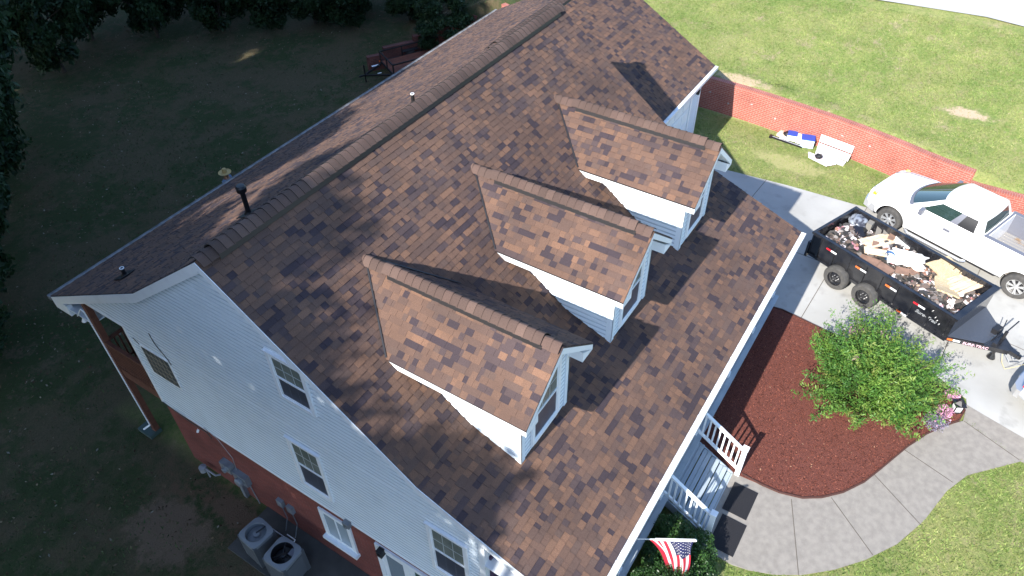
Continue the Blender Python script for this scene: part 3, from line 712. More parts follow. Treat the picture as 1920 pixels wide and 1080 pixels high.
mb.b2((BX-.03, -2.68, -1.55), (BX+.002, -2.80, .5)); mb.b2((BX-.03, -3.27, -1.55), (BX+.002, -3.38, .5)); mb.b2((BX-.03, -2.8, .38), (BX+.002, -3.27, .5)); mb.b2((BX-.03, -3.45, -1.55), (BX+.002, -3.58, .5)); mb.b2((BX-.03, -4.1, -1.55), (BX+.002, -4.2, .5))
dr_ = mb.build('door', m_trim, house)
mb = MB(); mb.b2((BX-.02, -2.8, -1.5), (BX-.002, -3.27, .38)); mb.build('pane', mat('door_glass', (.22, .27, .31), .2), dr_)
mb = MB(); mb.b2((BX-.02, -3.58, -1.5), (BX-.002, -4.1, .5)); mb.build('pane', mat('green_glass', (.05, .11, .085), .15), dr_)
mb = MB(); mb.tube((BX-.05, -3.41, -.4), (BX-.09, -3.41, -.4), .025); mb.build('handle', m_black, dr_)
mb = MB(); mb.box((BX-.10, -2.76, .52), (.14, .14, .2), 0); mb.tube((BX, -2.76, .56), (BX-.08, -2.76, .6), .015); mb.build('wall_lamp', m_black, house)
# front shutters and a front window by the corner
mb = MB(); mb.b2((.14, -5.50, 1.30), (.50, -5.458, 2.86)); sh_ = mb.build('shutter', m_purple, house)
mb = MB()
for i in range(24): mb.b2((.18, -5.505, 1.36+i*.06), (.46, -5.4995, 1.39+i*.06))
mb.build('slat', m_purple, sh_)
window(house, (.62, -5.455, 1.35), (1, 0, 0), (0, -1, 0), .85, 1.45)
# porch: floor, posts, skirt lattice, stair, railings
mb = MB()
y = -5.45
while y > -7.28: mb.b2((.10, y, .66), (HX-.05, y-.138, .70)); y -= .145
mb.build('porch_floor', m_porch, house)
mb = MB(); mb.b2((.10, -7.24, .48), (HX-.05, -7.20, .655)); 
for xx in (.15, 2.15, 4.15, 6.15, 8.2, 10.0, 11.6): mb.b2((xx-.05, -7.18, -.02), (xx+.05, -7.08, .655))
mb.build('porch_beam', m_trim, house)
mb = MB()
for k in range(150):
    x0 = .1+k*.11
    for sg in (-1, 1):
        a = (x0, -7.195-.004*sg, .03); b = (x0+sg*.45, -7.195-.004*sg, .48)
        if .1 < b[0] < HX: mb.bar(a, b, .006, .035, 0, (0, 1, 0))
mb.build('lattice_skirt', m_trim, house)
for xx in (.15, 2.15, 4.15, 6.15, 8.2, 10.0, 11.6):
    mb = MB(); mb.b2((xx-.055, -7.19, .70), (xx+.055, -7.08, 2.74)); mb.b2((xx-.075, -7.21, .70), (xx+.075, -7.06, .82)); mb.b2((xx-.075, -7.21, 2.6), (xx+.075, -7.06, 2.74)); mb.build('porch_post', m_trim, house)
mb = MB()
for k in range(5):
    yy = -7.26-k*.21; z = .56-.14*k+.02
    for j_ in range(2): mb.b2((4.28, yy-.104*j_-.004, z-.03), (6.02, yy-.104*j_-.10, z+.005))
    mb.b2((4.28, yy-.19, z-.15), (6.02, yy-.175, z-.03))
for xx in (4.24, 6.04):
    mb.prism([(xx, -7.22, .62), (xx, -8.32, -.02), (xx, -7.9, -.05), (xx, -7.22, .35)], (.03, 0, 0))
mb.build('stair', m_porch, house)
def railing(P0, P1, post_end=True, dz=.85):
    """sloped or level baluster railing between two floor points"""
    P0 = Vector(P0); P1 = Vector(P1); mb = MB()
    Z = Vector((0, 0, 1)); mb.bar(P0+Z*dz, P1+Z*dz, .075, .045); mb.bar(P0+Z*.12, P1+Z*.12, .045, .07)
    n = max(2, int((P1-P0).length/.135))
    for i in range(1, n):
        p = P0.lerp(P1, i/n); mb.b2((p.x-.019, p.y-.019, p.z+.14), (p.x+.019, p.y+.019, p.z+dz-.015))
    if post_end: mb.b2((P1.x-.055, P1.y-.055, -.02), (P1.x+.055, P1.y+.055, P1.z+dz+.12)); mb.b2((P1.x-.07, P1.y-.07, P1.z+dz+.1), (P1.x+.07, P1.y+.07, P1.z+dz+.135))
    return mb.build('railing', m_trim, house)
railing((6.08, -7.2, .80), (6.08, -8.33, .08)); railing((4.18, -7.2, .80), (4.18, -8.33, .08))
pp = (.15, 2.15, 4.15)
for a, b in zip(pp[:-1], pp[1:]): railing((a+.06, -7.135, .70), (b-.06, -7.135, .70), False)
pp = (6.15, 8.2, 10.0, 11.6)
for a, b in zip(pp[:-1], pp[1:]): railing((a+.06, -7.135, .70), (b-.06, -7.135, .70), False)
# rear deck under the roof
mb = MB(); mb.b2((.0, 5.56, -1.62), (.14, 5.70, 3.42)); mb.build('deck_post', m_wood, house)
for xx in (3.2, 6.5): mb = MB(); mb.b2((xx, 5.56, -1.62), (xx+.14, 5.70, 3.45)); mb.build('deck_post', m_wood, house)
mb = MB(); mb.b2((.02, 4.15, .86), (.07, 5.56, 1.14)); mb.b2((.02, 5.57, .86), (6.6, 5.62, 1.14))
yy = 4.20
while yy < 5.55: mb.b2((.02, yy, 1.145), (6.6, yy+.135, 1.175)); yy += .14
mb.build('deck_floor', m_wood, house)
mb = MB(); mb.b2((.0, 4.18, 2.08), (.09, 5.56, 2.13)); mb.b2((.02, 4.18, 1.28), (.06, 5.56, 1.33))
yy = 4.24
while yy < 5.54: mb.b2((.02, yy, 1.14), (.055, yy+.035, 2.08)); yy += .085
mb.b2((.14, 5.58, 2.08), (6.6, 5.67, 2.13)); mb.b2((.14, 5.6, 1.28), (6.6, 5.64, 1.33)); xx = .24
while xx < 6.5: mb.b2((xx, 5.60, 1.14), (xx+.035, 5.635, 2.08)); xx += .12
mb.build('deck_railing', m_wood, house)
mb = MB(); mb.box((-.02, 5.8, -1.5), (.35, .55, .12)); mb.build('splash_block', mat('splash_green', (.05, .08, .07), .6), house)
mb = MB(); mb.lathe((.05, 6.15, 2.55), [(0, .13), (.03, .12), (.03, .06), (.075, -.03), (.0, -.05)], 12); mb.build('floodlight', m_wht, house)
# vent pipes on the rear slope
def pipe(x, y, z, h, r, cap=False, name='plumbing_vent'):
    mb = MB(); mb.tube((x, y, z-.1), (x, y, z+h), r, n=14, mi=0); mb.lathe((x, y, z), [(r+.09, -.10), (r+.05, .02), (r+.008, .09)], 14, 0)
    mb.box((x, y+.05, z+.012), (.36, .40, .012), 0, Matrix.Rotation(math.radians(-28), 3, 'X'))
    if cap: mb.lathe((x, y, z+h-.02), [(r, -.02), (r*2.0, 0), (r*2.1, .10), (r*1.6, .14), (0, .15)], 18, 0)
    else: mb.lathe((x, y, z+h), [(r+.006, -.012), (r+.006, .004), (r*.75, .006), (r*.7, -.02), (0, -.02)], 14, 1)
    mb.build(name, [m_black, m_wht], roof, smooth=35)
pipe(.66, 4.38, ERZ+(ER-4.38)*.528, .24, .045); pipe(2.65, 2.22, RZ-.76*2.22, .62, .052, True, 'flue_pipe'); pipe(6.36, .58, RZ-.76*.58, .30, .04)

# dormers
def dormer(cx):
    FY, hw, ew, rz_, ez, ty = -5.225, .80, 1.13, 6.27, 5.32, -5.545
    mb = MB()
    def gs(z):
        if z > rz_-.1: return None
        k = min(hw, (rz_-.12-z)/((rz_-ez)/ew)); return (cx-k, cx+k)
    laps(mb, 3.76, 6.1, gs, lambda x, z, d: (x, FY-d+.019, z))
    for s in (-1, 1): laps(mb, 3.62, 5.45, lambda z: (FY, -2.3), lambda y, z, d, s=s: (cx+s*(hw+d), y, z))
    for s in (-1, 1):
        mb.b2((cx+s*(hw+.03)-.0, FY-.03, 3.70), (cx+s*(hw-.10), FY-.001, 5.35)); mb.b2((cx+s*(hw+.001), FY-.03, 3.70), (cx+s*(hw+.032), FY+.10, 5.35))
    o = mb.build('dormer', [m_white, m_lapshade], house)
    mb = MB(); L = math.hypot(ew, rz_-ez)
    shingles(mb, (cx-ew, ty, ez), (0, 1, 0), (ew, 0, rz_-ez), 4.2, L)
    shingles(mb, (cx+ew, ty, ez), (0, 1, 0), (-ew, 0, rz_-ez), 4.2, L)
    for s in (-1, 1):
        A = [(cx, ty, rz_), (cx+s*ew, ty, ez), (cx+s*ew, ty+4.2, ez), (cx, ty+4.2, rz_)]
        mb.face(A, 1); mb.face([(x, y, z-.03) for x, y, z in A], 1); mb.face([(cx, ty, rz_), (cx+s*ew, ty, ez), (cx+s*ew, ty, ez-.03), (cx, ty, rz_-.03)], 1); mb.face([(cx+s*ew, ty, ez), (cx+s*ew, ty+4.2, ez), (cx+s*ew, ty+4.2, ez-.03), (cx+s*ew, ty, ez-.03)], 1)
    mb.build('dormer_roof', [m_sh, m_flash], o)
    vent_ridge(ty+.02, -1.35, cx, rz_+.015, o, .15, 'ridge_vent', 'y', vx0=ty+.32, vx1=-2.0)
    mb = MB()
    for s in (-1, 1):   # fascia, soffit, rake boards and returns
        mb.b2((cx+s*(ew-.0), ty+.02, ez-.16), (cx+s*(ew-.03), -2.4, ez-.032)); mb.b2((cx+s*(ew-.03), ty+.03, ez-.17), (cx+s*hw, -2.4, ez-.15))
        sl = (rz_-ez)/ew
        P = [(cx, ty, rz_-.032), (cx+s*ew, ty, ez-.032), (cx+s*ew, ty, ez-.16), (cx, ty, rz_-.17)]
        mb.prism(P, (0, .03, 0))
        P = [(cx, ty+.031, rz_-.17), (cx+s*ew, ty+.031, ez-.15), (cx+s*ew, ty+.031, ez-.165), (cx, ty+.031, rz_-.185)]
        mb.prism(P, (0, .30, 0))
        P = [(cx+s*ew, ty+.001, ez-.16), (cx+s*(ew-.37), ty+.001, ez-.16), (cx+s*(ew-.37), ty+.001, ez+.08)]
        mb.prism(P, (0, .31, 0))
    mb.build('fascia', m_trim, o)
    window(o, (cx-.40, FY-.012, 3.98), (1, 0, 0), (0, -1, 0), .80, 1.36, grid=(3, 2))
    # step flashing line in the valleys
    mb = MB(); 
    for s in (-1, 1):
        a = Vector((cx, -1.37, rz_+.03)); b = Vector((cx+s*ew, -2.65, ez+.03)); mb.bar(a+V(0, -.0, .012), b+V(0, 0, .012), .03, .012)
    mb.build('valley_flashing', m_flash, o)
for cx in (2.355, 5.815, 9.27): dormer(cx)

# services on the basement wall
mb = MB(); mb.b2((BX-.16, 2.10, -.55), (BX, 2.45, -.25)); mb.b2((BX-.14, 1.62, -.75), (BX, 2.08, -.40)); mb.lathe((BX-.15, 1.82, -.58), [(.13, 0), (.13, -.06), (.10, -.10), (0, -.11)], 12, ax='x'); mb.b2((BX-.10, 2.0, -1.7), (BX, 2.12, -.55)); mb.lathe((BX-.15, 2.25, -.4), [(.09, 0), (.07, -.09), (0, -.1)], 10, ax='x')
mb.build('electric_meter', m_acgrey, house)
mb = MB(); mb.path([(BX-.03, 1.72, -.75), (BX-.03, 1.62, -1.6)], .015); mb.path([(BX-.04, 2.0, -.4), (BX-.05, 1.9, .2), (SX-.04, 2.2, .75), (SX-.04, 2.6, .9)], .008, 6)
mb.build('conduit', m_galv, house)
for yy in (.56, .23):
    mb = MB(); mb.b2((BX-.09, yy-.09, -.72), (BX, yy+.09, -.47)); mb.path([(BX-.05, yy, -.72), (BX-.06, yy-.05, -1.2), (BX-.25, yy-.1, -1.5)], .012, 6); mb.build('disconnect_box', m_acgrey, house)
mb = MB(); mb.path([(-.12, 3.3, -1.6), (-.12, 3.3, -1.25), (-.12, 2.95, -1.25), (-.02, 2.9, -1.3)], .025); mb.lathe((-.14, 3.42, -1.3), [(0, .1), (.1, .08), (.1, -.08), (0, -.1)], 10); mb.build('gas_meter', m_galv, house)
mb = MB(); mb.box((SX-.05, -1.86, .78), (.14, .17, .16)); mb.lathe((SX-.10, -1.86, .74), [(.05, .05), (.06, -.02), (0, -.03)], 8); mb.build('dryer_vent', m_acgrey, house)
mb = MB(); mb.path([(SX-.02, 3.05, 3.85), (SX-.03, 3.0, 3.6), (SX-.03, 2.92, 3.45), (SX-.02, 2.78, 3.2), (SX-.03, 2.7, 3.05)], .008, 6); mb.build('cable', m_black, house); mb = MB(); mb.path([(SX-.02, 4.0, 3.15), (SX-.05, 3.85, 3.28), (SX-.03, 3.75, 3.1)], .006, 6); mb.build('cable', m_black, house); mb = MB(); mb.path([(-.0, 4.1, .85), (-.02, 3.0, .79), (-.02, 2.5, .8), (-.04, 2.35, .7)], .012, 6)
mb.build('cable', m_black, house)
mb = MB(); mb.tube((SX, .83+.0, 1.9), (SX-.03, .83, 1.9), .02); mb.build('hose_bib', m_black, house) if False else None
mb = MB(); mb.path([(-.3, .25, -1.3), (-.3, -.02, -1.3), (-.5, -.05, -1.3)], .014, 6); mb.path([(-.4, .62, -1.25), (-.4, .2, -1.25)], .014, 6); mb.build('drain_pipe', m_wht, house)
mb = MB(); mb.tube((BX, 4.05-1.0, .45), (BX-.05, 3.05, .38), .03); mb.build('spigot', m_wht, house)

# ---------------------------------------------------------------- AC units
m_acdark = mat('dark_louvre_metal', (.085, .092, .10), .5)
def ac_unit(x, y, top, hw, dark, label):
    o = empty('ac_unit', (x, y, -1.54), math.radians(2 if dark else -6), label, 'air conditioner'); H = top+1.54
    mb = MB(); r_ = .14
    def ring(hw_, r, n=6):
        P = []
        for cx_, cy_, a0 in ((hw_-r, hw_-r, 0), (-hw_+r, hw_-r, 90), (-hw_+r, -hw_+r, 180), (hw_-r, -hw_+r, 270)):
            for k in range(n+1): a = math.radians(a0+90*k/n); P.append((cx_+r*math.cos(a), cy_+r*math.sin(a)))
        return P
    R_ = ring(hw-.02, r_)
    for i in range(len(R_)):
        a, b = R_[i], R_[(i+1) % len(R_)]; mb.face([(a[0], a[1], .04), (b[0], b[1], .04), (b[0], b[1], H-.08), (a[0], a[1], H-.08)], 1)
    casing = mb.build('casing', [m_acdark, m_black], o)
    mb = MB(); z = .10; R2 = ring(hw, r_)
    while z < H-.12:
        for i in range(len(R2)):
            a, b = R2[i], R2[(i+1) % len(R2)]; mb.face([(a[0], a[1], z), (b[0], b[1], z), (b[0]*.975, b[1]*.975, z+.03), (a[0]*.975, a[1]*.975, z+.03)], 0)
        z += .045
    for sx in (-1, 1):
        for sy in (-1, 1): mb.box((sx*(hw-.06), sy*(hw-.06), H/2), (.10, .10, H-.05), 0)
    mb.build('louvre', m_acdark, o)
    # top ring: rounded square with circular hole
    mb = MB(); n = len(R2); ro = hw*.78; out = []
    for k in range(48):
        a = 2*math.pi*k/48; best = None
        # intersection of direction with rounded square
        d = (math.cos(a), math.sin(a)); t_ = 1e9
        for i in range(n):
            p, q = R2[i], R2[(i+1) % n]; den = d[0]*(q[1]-p[1])-d[1]*(q[0]-p[0])
            if abs(den) < 1e-9: continue
            t2 = (p[0]*(q[1]-p[1])-p[1]*(q[0]-p[0]))/den; s2 = (p[0]*d[1]-p[1]*d[0])/den
            if t2 > 0 and -1e-6 <= s2 <= 1+1e-6: t_ = min(t_, t2)
        out.append((d[0]*t_, d[1]*t_, d))
    for k in range(48):
        A, B = out[k], out[(k+1) % 48]; ia = (A[2][0]*ro, A[2][1]*ro); ib = (B[2][0]*ro, B[2][1]*ro)
        mb.face([(A[0], A[1], H), (B[0], B[1], H), (ib[0], ib[1], H+.012), (ia[0], ia[1], H+.012)], 0)
        mb.face([(A[0]*1.01, A[1]*1.01, H-.09), (B[0]*1.01, B[1]*1.01, H-.09), (B[0], B[1], H), (A[0], A[1], H)], 0)
        mb.face([(ia[0], ia[1], H+.012), (ib[0], ib[1], H+.012), (ib[0], ib[1], H-.20), (ia[0], ia[1], H-.20)], 1 if dark else 0)
    mb.build('top_cover', [mat('ac_top', (.19, .205, .22), .5), m_black], o)
    mb = MB()
    if dark:
        mb.lathe((0, 0, H-.25), [(0, 0), (ro, 0)], 32, 0)
        for k in range(3):
            a = math.radians(120*k+20); mb.face([(math.cos(a-.5)*.06, math.sin(a-.5)*.06, H-.13), (math.cos(a-.45)*ro*.9, math.sin(a-.45)*ro*.9, H-.16), (math.cos(a+.35)*ro*.9, math.sin(a+.35)*ro*.9, H-.10), (math.cos(a+.2)*.06, math.sin(a+.2)*.06, H-.10)], 0)
        mb.lathe((0, 0, H-.12), [(.07, 0), (.07, .05), (0, .06)], 14, 0); mb.box((.14, -.16, H-.06), (.16, .14, .05), 1)
        for a in (.5, 2.6, 4.7): mb.bar((0, 0, H-.04), (math.cos(a)*ro, math.sin(a)*ro, H-.01), .012, .012, 0)
        mb.build('fan', [m_black, m_greyplast], o)
    else:
        mb.lathe((0, 0, H-.16), [(ro, 0), (.30*ro, .05), (.09, .09), (.08, .13), (0, .14)], 32, 0)
        for k in range(1): mb.bar((0, 0, H-.02), (ro, -.05, H-.0), .03, .02, 1)
        mb.build('fan', [m_acgrey, m_black], o)
    return o
ac_unit(-.84, .50, -.62, .315, False, 'grey air conditioner with pale cone inside its top, nearer the soil patch')
ac_unit(-.88, -.40, -.60, .335, True, 'grey air conditioner with dark open fan, standing by the basement window')

# ---------------------------------------------------------------- wheels
def wheel(parent, c, R, wd, side, rim_m, style, dual=False):
    """axis along local y; side=+1 outer face towards +y"""
    t = empty('wheel', c); t.parent = parent
    mb = MB(); w2 = wd/2; ri = R*.60
    mb.lathe((0, 0, 0), [(ri, -w2), (R*.93, -w2), (R, -w2*.6), (R, w2*.6), (R*.93, w2), (R*.8, w2*1.03), (ri, w2*.98)], 36, 0, 'y')
    mb.build('tyre', m_tyre, t, smooth=40)
    mb = MB(); s = side
    mb.lathe((0, 0, 0), [(ri, -w2*.9*s), (ri*.97, w2*.1*s), (ri*.95, w2*.95*s), (ri*1.0, w2*.98*s)], 30, 0, 'y')
    if style == 'spoke':
        mb.lathe((0, 0, 0), [(ri*.96, w2*.05*s), (0, w2*.05*s)], 24, 1, 'y'); mb.lathe((0, 0, 0), [(.075, w2*.3*s), (.075, w2*.85*s), (.05, w2*.95*s), (0, w2*.95*s)], 14, 0, 'y')
        for k in range(7):
            a = 2*math.pi*k/7
            for da in (-.12, .12): mb.bar((math.cos(a)*.05, w2*.72*s, math.sin(a)*.05), (math.cos(a+da)*ri*.97, w2*.82*s, math.sin(a+da)*ri*.97), .035, .028, 0, (0, 1, 0))
    else:
        mb.lathe((0, 0, 0), [(ri*.95, w2*.45*s), (ri*.8, w2*.25*s), (ri*.45, w2*.35*s), (.06, w2*.38*s), (.055, w2*.8*s), (0, w2*.85*s)], 24, 1, 'y')
        for k in range(6): a = 2*math.pi*k/6; mb.tube((math.cos(a)*.085, w2*.3*s, math.sin(a)*.085), (math.cos(a)*.085, w2*.6*s, math.sin(a)*.085), .014, n=6, mi=2)
    mb.build('rim', [rim_m, m_black if style == 'spoke' else m_trblack, m_chrome], t, smooth=40)
    return t

# ---------------------------------------------------------------- pickup trucks
def ringpt(s, v, Bq, Tq):
    x0 = Bq[0]+(Tq[0]-Bq[0])*v; x1 = Bq[1]+(Tq[1]-Bq[1])*v; hw = Bq[2]+(Tq[2]-Bq[2])*v; z = Bq[3]+(Tq[3]-Bq[3])*v; bl = Bq[4]+(Tq[4]-Bq[4])*v
    hw *= 1+.03*math.sin(math.pi*v); s %= 4
    if s < 1: return Vector((x0+(x1-x0)*s, hw, z))
    if s < 2: q = s-1; return Vector((x1+bl*(1-(2*q-1)**2)**.8, hw*(1-2*q), z))
    if s < 3: q = s-2; return Vector((x1+(x0-x1)*q, -hw, z))
    q = s-3; return Vector((x0-.05*(1-(2*q-1)**2), -hw*(1-2*q), z))
def pickup(loc, heading, label, paint, top_label=None):
    o = empty('pickup_truck', loc, heading, label, 'pickup truck')
    # lower body by loft
    st = [(4.97, .74, .50, .86), (4.93, .84, .44, .98), (4.80, .93, .40, 1.04), (4.55, .985, .38, 1.09), (4.0, 1.0, .36, 1.16), (3.75, 1.0, .36, 1.19), (3.3, 1.0, .36, 1.22), (2.5, 1.0, .36, 1.26), (1.45, 1.0, .36, 1.28), (1.40, 1.0, .38, 1.36), (.4, 1.0, .40, 1.36), (-.9, .985, .45, 1.36), (-1.12, .96, .50, 1.34)]
    mb = MB()
    def ring(x, hw, zb, zt):
        c = .05; P = []
        P += [(x, hw-.06, zb), (x, hw-.01, zb+.08), (x, hw, zb+(zt-zb)*.45), (x, hw-.004, zt-.2), (x, hw-.02, zt-.08), (x, hw-.05, zt-.025), (x, hw-.11, zt)]
        for k in (.66, .33, 0, -.33, -.66): P.append((x, (hw-.11)*k, zt+.035*(1-k*k)*(1 if x > 3.6 else 0)))
        P += [(x, -p[1], p[2]) for p in P[:7]][::-1]
        return P
    RR_ = [ring(*s_) for s_ in st]
    for A, B in zip(RR_[:-1], RR_[1:]):
        for i in range(len(A)):
            j_ = (i+1) % len(A); mb.face([A[i], A[j_], B[j_], B[i]])
    mb.face(RR_[0]); mb.face(RR_[-1][::-1])
    body = mb.build('body', [paint, m_black, m_bedfloor, m_greyplast], o, weld=True)
    def cutter(build):
        m2 = MB(); build(m2); c = m2.build('cut', [m_black], o, weld=True); return c
    cuts = []
    for xw in (0.0, 4.0):
        for s in (-1, 1): cuts.append((cutter(lambda m2: m2.tube((xw, s*.70, .42), (xw, s*1.1, .42), .47, n=32)), 1))
    cuts.append((cutter(lambda m2: m2.b2((-1.02, -.80, .70), (1.28, .80, 1.6))), 2))
    for c, mi in cuts:
        md = body.modifiers.new('b', 'BOOLEAN'); md.operation = 'DIFFERENCE'; md.object = c; md.solver = 'EXACT'
        bpy.context.view_layer.update(); dg = bpy.context.evaluated_depsgraph_get(); nm = bpy.data.meshes.new_from_object(body.evaluated_get(dg)); body.modifiers.clear()
        body.data = nm; bpy.data.objects.remove(c)
    while len(body.data.materials) < 4: body.data.materials.append(None)
    for i_, m_ in enumerate([paint, m_black, m_bedfloor, m_greyplast]): body.data.materials[i_] = m_
    for p in body.data.polygons:
        c = p.center; inside = abs(c.y) < .805 and -1.03 < c.x < 1.29 and c.z < 1.35
        arch = (min(math.hypot(c.x, c.z-.42), math.hypot(c.x-4, c.z-.42)) < .475 and abs(c.y) < 1.0 and c.z > .3 and abs(p.normal.y) < .8) or (abs(abs(c.y)-.70) < .01 and c.z < .9 and abs(p.normal.y) > .9)
        p.material_index = 1 if arch else (0 if not inside or c.x > 1.25 else (2 if p.normal.z > .5 else 3))
        if inside and c.z < .72: p.material_index = 2
    body.data.shade_smooth(); body.data.set_sharp_from_angle(angle=math.radians(32))
    # bed rail caps and floor ribs
    mb = MB()
    for s in (-1, 1): mb.b2((-1.1, s*.80, 1.362), (1.38, s*.93, 1.378))
    mb.b2((1.30, -.80, 1.365), (1.36, .80, 1.378)); mb.b2((-1.1, -.8, 1.352), (-1.04, .8, 1.372))
    mb.build('bed_rail', m_greyplast, body)
    mb = MB()
    for k in range(11): mb.b2((-1.0, -.75+k*.15-.03, .705), (1.26, -.75+k*.15+.03, .722))
    for s in (-1, 1): mb.prism([(-.40, s*.80, .71), (.40, s*.80, .71), (.32, s*.80, .98), (-.32, s*.80, .98)], (0, -s*.18, 0), 0)
    mb.build('bed_liner', m_bedfloor, body)
    Bq = (1.42, 3.50, .945, 1.22, .34); Tq = (1.60, 2.72, .725, 1.74, .15)
    mb = MB(); NS = 64; NV = 8
    g = [[ringpt(4*i/NS, k/NV, Bq, Tq) for i in range(NS)] for k in range(NV+1)]
    cz = Vector(((Tq[0]+Tq[1])/2+.05, 0, 0))
    for f, dz in ((.93, .035), (.8, .06), (.5, .085), (.2, .095)):
        g.append([Vector((cz.x+(p.x-cz.x)*f, p.y*f, Tq[3]+dz)) for p in g[NV]])
    for A, B in zip(g[:-1], g[1:]):
        for i in range(NS): j_ = (i+1) % NS; mb.face([A[i], A[j_], B[j_], B[i]])
    mb.face(g[-1]); mb.build('cab', paint, o, smooth=50)
    def patch(name, s0, s1, v0, v1, m_, off=.006, ns=14, nv=6, par=None, trim=0):
        mb = MB()
        def P(i, k):
            s = s0+(s1-s0)*i/ns; v = v0+(v1-v0)*k/nv; p = ringpt(s, v, Bq, Tq)
            e1 = ringpt(s+.01, v, Bq, Tq)-ringpt(s-.01, v, Bq, Tq); e2 = ringpt(s, v+.01, Bq, Tq)-ringpt(s, v-.01, Bq, Tq)
            n = e1.cross(e2).normalized()
            if n.dot(p-Vector((2.3, 0, 1.3))) < 0: n = -n
            return p+n*off
        for i in range(ns):
            for k in range(nv): mb.face([P(i, k), P(i+1, k), P(i+1, k+1), P(i, k+1)])
        return mb.build(name, m_, par or o, smooth=60)
    patch('windshield', 1.05, 1.95, .03, .95, m_carglass, .006)
    patch('wiper_cowl', 1.02, 1.98, -.10, .05, m_greyplast, .012, nv=2)
    for a, b, mm in ((.10, .36, m_black), (.36, .47, m_greyplast), (.47, .93, m_carglass)):
        patch('side_window', a, b, .13, .80, mm, .006); patch('side_window', 3-b, 3-a, .13, .80, mm, .006)
    patch('rear_window', 3.1, 3.9, .15, .82, m_carglass, .006)
    for s in (1, -1):
        mb = MB(); mb.box((3.16, s*1.10, 1.30), (.11, .20, .16), 0); mb.bar((3.2, s*.95, 1.24), (3.18, s*1.04, 1.27), .05, .05); mb.build('mirror', m_greyplast, o)
        mb = MB(); mb.b2((2.22, s*1.003, 1.0), (2.42, s*1.03, 1.07), 0); mb.build('door_handle', m_greyplast, o)
    mb = MB()
    for s in (1, -1):
        mb.b2((3.42, s*1.001, .45), (3.436, s*1.004, 1.15)); mb.b2((1.46, s*1.001, .45), (1.474, s*1.004, 1.24)); mb.b2((2.05, s*1.001, .45), (2.062, s*1.004, 1.2)); mb.b2((.6, s*.985, .40), (3.42, s*1.003, .425))
    for s in (1, -1):
        for (xa, ya, za), (xb, yb, zb) in zip(((3.62, .84, 1.205), (4.0, .83, 1.170), (4.55, .80, 1.102), (4.78, .74, 1.062)), ((4.0, .83, 1.170), (4.55, .80, 1.102), (4.78, .74, 1.062), (4.93, .60, 1.012))): mb.bar((xa, s*ya, za), (xb, s*yb, zb), .014, .008)
    mb.b2((1.44, .3, 1.90), (1.46, .32, 1.91)) if False else None
    mb.build('door_seam', m_black, o)
    for s in (1, -1):
        mb = MB(); mb.path([(1.5, s*.98, .36), (1.6, s*1.08, .36), (3.3, s*1.08, .36), (3.42, s*.98, .36)], .05, 10)
        mb.build('side_step', m_chrome, o, smooth=40)
    mb = MB(); mb.prism([(5.06, -.6, .40), (4.98, -.86, .40), (4.55, -1.0, .40), (4.5, -.9, .40), (4.5, .9, .40), (4.55, 1.0, .40), (4.98, .86, .40), (5.06, .6, .40)], (0, 0, .24)); mb.build('front_bumper', m_chrome, o)
    mb = MB(); mb.prism([(-1.12, -.98, .48), (-1.12, .98, .48), (-1.22, .98, .48), (-1.34, .8, .48), (-1.36, .5, .48), (-1.36, -.5, .48), (-1.34, -.8, .48), (-1.22, -.98, .48)], (0, 0, .24)); mb.b2((-1.35, -.25, .45), (-1.40, .25, .52)); mb.build('rear_bumper', m_chrome, o)
    for s in (1, -1):
        mb = MB(); mb.prism([(4.975, s*.60, .80), (4.90, s*.86, .80), (4.68, s*.975, .84), (4.66, s*.955, 1.06), (4.84, s*.80, 1.03), (4.93, s*.60, .98)], (.015, s*.008, .004)); mb.build('headlight', mat('headlamp', (.45, .48, .5), .1, spec=1), o)
        mb = MB(); mb.box((4.71, s*.93, 1.02), (.12, .10, .06), 0); mb.build('turn_signal', m_yellow, o)
        mb = MB(); mb.b2((-1.145, s*.80, .86), (-1.11, s*.975, 1.28), 0); mb.b2((-1.15, s*.83, 1.0), (-1.142, s*.95, 1.12), 1); mb.build('tail_light', [m_red, m_wht], o)
    mb = MB(); mb.b2((4.95, -.58, .62), (4.985, .58, .92)); 
    for k in range(4): mb.b2((4.98, -.56, .65+k*.07), (4.995, .56, .675+k*.07))
    mb.build('grille', m_chrome, o)
    mb = MB(); mb.tube((3.35, -.5, 1.225), (3.35, -.5, 1.23), .01); 
    for xw in (0, 4.0):
        for s in (-1, 1): wheel(o, (xw, s*.89, .40), .40, .26, s, m_alu, 'spoke')
    return o
TH = math.atan2(.944, .329)
pc = Vector((15.956, -12.884, 0))-Vector((-.944, .329, 0))*.98
pickup((pc.x, pc.y, .02), TH, 'white pickup truck with empty bed parked beside the black dump trailer', m_carwhite)
m_silver = mat('silver_car_paint', (.45, .46, .48), .25, coat=.6, metal=.3)
pickup((12.05, -14.75, .02), math.radians(-108), 'pickup truck towing the dump trailer, only its chrome rear bumper corner in view', m_silver)

